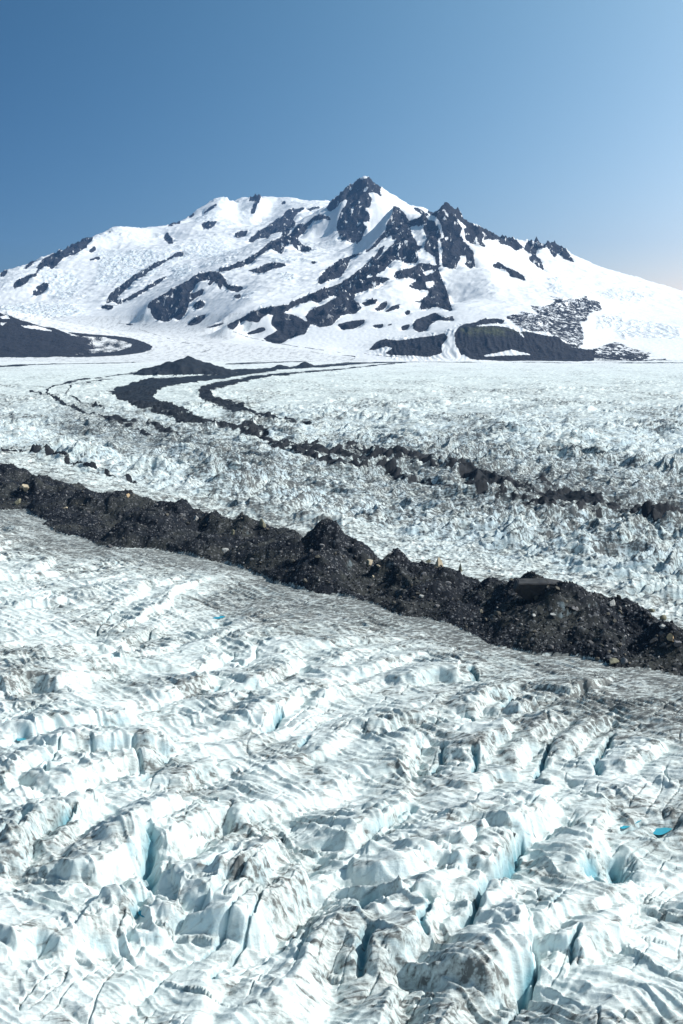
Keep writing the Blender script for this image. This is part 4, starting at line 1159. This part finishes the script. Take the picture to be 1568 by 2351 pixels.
for i, (mt, px, py, s, lb, sh) in enumerate(BL):
    boulder('boulder', mt, px, py, s, lb, 'boulder', rot=i * 1.3, tilt=0.2 * ((i % 3) - 1), seed=40 + i, sh=sh)
def slab():
    bm = bmesh.new()
    out = [(-9.5, 2.2), (-8.6, 5.2), (0.5, 6.2), (6.0, 5.6), (9.6, 3.2), (9.0, 1.2), (4.4, -2.4), (-5.5, -1.6)]
    for x_, z_ in out: bm.verts.new((x_, -0.22 * z_ + 0.3, z_))
    for x_, z_ in out: bm.verts.new((x_ * .9 + .6, 5.0 - 0.15 * z_, z_ * .88 + .7))
    bmesh.ops.convex_hull(bm, input=bm.verts)
    bmesh.ops.bevel(bm, geom=bm.edges[:], offset=0.22, segments=2, affect='EDGES')
    bmesh.ops.triangulate(bm, faces=bm.faces[:])
    bmesh.ops.subdivide_edges(bm, edges=[e for e in bm.edges if e.calc_length() > 1.5], cuts=3)
    r_ = random.Random(4)
    for v in bm.verts: v.co += Vector((r_.uniform(-1, 1), r_.uniform(-1, 1), r_.uniform(-1, 1))) * 0.07
    me = bpy.data.meshes.new('boulder'); bm.to_mesh(me); bm.free(); me.materials.append(M_dark)
    o = bpy.data.objects.new('boulder', me); C.objects.link(o)
    x, y, z = hit(1240, 1362)
    o.location = (x + 1.0, y, z - 1.6); o.rotation_euler = (0.12, 0.09, 0.2); o.scale = (.95, 1, .72)
    o['label'] = 'largest boulder, a house sized flat dark slab propped on the right part of the moraine'; o['category'] = 'boulder'
slab()

# repeated stones on the moraine
PG = 'grey stones scattered over the moraine'
M_stone = mat_rock('stone_rock', (0.10, 0.10, 0.10), (0.04, 0.04, 0.043), 1.4)
M_stone2 = mat_rock('brown_rock', (0.095, 0.088, 0.068), (0.045, 0.043, 0.036), 1.4)
protos = [rock_mesh('stone', 300 + k, .5, .40, .34, 7, (M_stone, M_stone2, M_dark, M_stone, M_stone2, M_grey)[k]) for k in range(6)]
rnd = random.Random(5)
k = 0
tries = 0
while k < 265 and tries < 9000:
    tries += 1
    px = rnd.uniform(2, 1566); py = rnd.uniform(1060, 1560)
    x, y_, z = hit(px, py)
    c = int(np.searchsorted(uc, x / y_)); r = int(np.searchsorted(yr, y_))
    if not (0 < r < nr and 0 < c < nc) or not ins[min(r, nr - 1), min(c, nc - 1)]:
        continue
    o = bpy.data.objects.new('stone', protos[rnd.randrange(6)])
    s = rnd.choice((0.9, 1.0, 1.2, 1.4, 1.7, 2.4))
    o.scale = (s, s * rnd.uniform(.8, 1.1), s * rnd.uniform(.7, 1.1))
    o.rotation_euler = (rnd.uniform(-.4, .4), rnd.uniform(-.4, .4), rnd.uniform(0, 6.3))
    o.location = (x, y_, z + 0.12 * s)
    C.objects.link(o)
    o['label'] = 'small grey stone lying loose on the dark rubble moraine'
    o['category'] = 'stone'; o['group'] = PG
    k += 1
print('stones', k)

# rubble: thousands of small angular stones in one mesh
rng = np.random.default_rng(3)
N = 10000
cand = np.argwhere(ins[:, :] & (Y < 760) & (Y > 230) & (np.abs(X / Y) < 0.33))
wt = np.ones(len(cand))
sel = cand[rng.integers(0, len(cand), N)]
base = np.array([(1, 0, 0), (-1, 0, 0), (0, 1, 0), (0, -1, 0), (0, 0, 1), (0, 0, -1)], float)
bf = np.array([(0, 2, 4), (2, 1, 4), (1, 3, 4), (3, 0, 4), (2, 0, 5), (1, 2, 5), (3, 1, 5), (0, 3, 5)])
cx_ = X[sel[:, 0], sel[:, 1]]; cy_ = Y[sel[:, 0], sel[:, 1]]; cz_ = Zg[sel[:, 0], sel[:, 1]]
sz = 0.12 + 0.42 * rng.random(N) ** 3
rot = rng.normal(size=(N, 3, 3)); rot = np.linalg.qr(rot)[0]
bv = base[None] * (0.6 + 0.8 * rng.random((N, 6, 1)))
vv = np.einsum('nij,nkj->nki', rot, bv) * sz[:, None, None] + np.stack([cx_, cy_, cz_ + sz * .3], 1)[:, None, :]
vv = vv.reshape(-1, 3)
ff = (bf[None] + (np.arange(N) * 6)[:, None, None]).reshape(-1, 3)
me = bpy.data.meshes.new('rubble')
me.vertices.add(len(vv)); me.vertices.foreach_set('co', vv.astype(np.float32).ravel())
me.loops.add(len(ff) * 3); me.loops.foreach_set('vertex_index', ff.astype(np.int32).ravel())
me.polygons.add(len(ff)); me.polygons.foreach_set('loop_start', np.arange(0, len(ff) * 3, 3, dtype=np.int32))
me.update(calc_edges=True)
tone = np.repeat(rng.random(N), 6)
at = me.attributes.new('tone', 'FLOAT', 'POINT'); at.data.foreach_set('value', tone.astype(np.float32))
t = NT('rubble'); tn = t.attr('tone')
c_ = t.mix(t.mapr(tn, 0, .8), (0.011, 0.014, 0.018), (0.040, 0.042, 0.044))
c_ = t.mix(t.mapr(tn, .93, 1), c_, (0.34, 0.34, 0.33))
me.materials.append(t.finish(c_, 0.8, None, 0.15))
o = bpy.data.objects.new('rubble', me); C.objects.link(o)
o['kind'] = 'stuff'; o['label'] = 'loose small rubble covering the dark moraine'; o['category'] = 'rubble'

# ================================================================== HAZE
HAZE = 3.2e-5
hz = bpy.data.meshes.new('haze')
x0, x1, y0, y1, z0, z1 = -7200, 7200, -400, 12900, -420, 1010
vs = [(x0, y0, z0), (x1, y0, z0), (x1, y1, z0), (x0, y1, z0), (x0, y0, z1), (x1, y0, z1), (x1, y1, z1), (x0, y1, z1)]
hz.from_pydata(vs, [], [(0, 3, 2, 1), (4, 5, 6, 7), (0, 1, 5, 4), (1, 2, 6, 5), (2, 3, 7, 6), (3, 0, 4, 7)])
hm_ = bpy.data.materials.new('haze'); hm_.use_nodes = True
nt = hm_.node_tree; nt.nodes.clear()
vo = nt.nodes.new('ShaderNodeVolumePrincipled'); oo = nt.nodes.new('ShaderNodeOutputMaterial')
vo.inputs['Color'].default_value = (0.24, 0.52, 1.0, 1)
vo.inputs['Density'].default_value = HAZE
vo.inputs['Anisotropy'].default_value = 0.2
nt.links.new(vo.outputs[0], oo.inputs['Volume'])
hz.materials.append(hm_)
ho = bpy.data.objects.new('haze', hz); C.objects.link(ho)
ho['kind'] = 'stuff'; ho['label'] = 'thin blue haze in the air over the glacier'; ho['category'] = 'haze'
scene.cycles.volume_bounces = 0
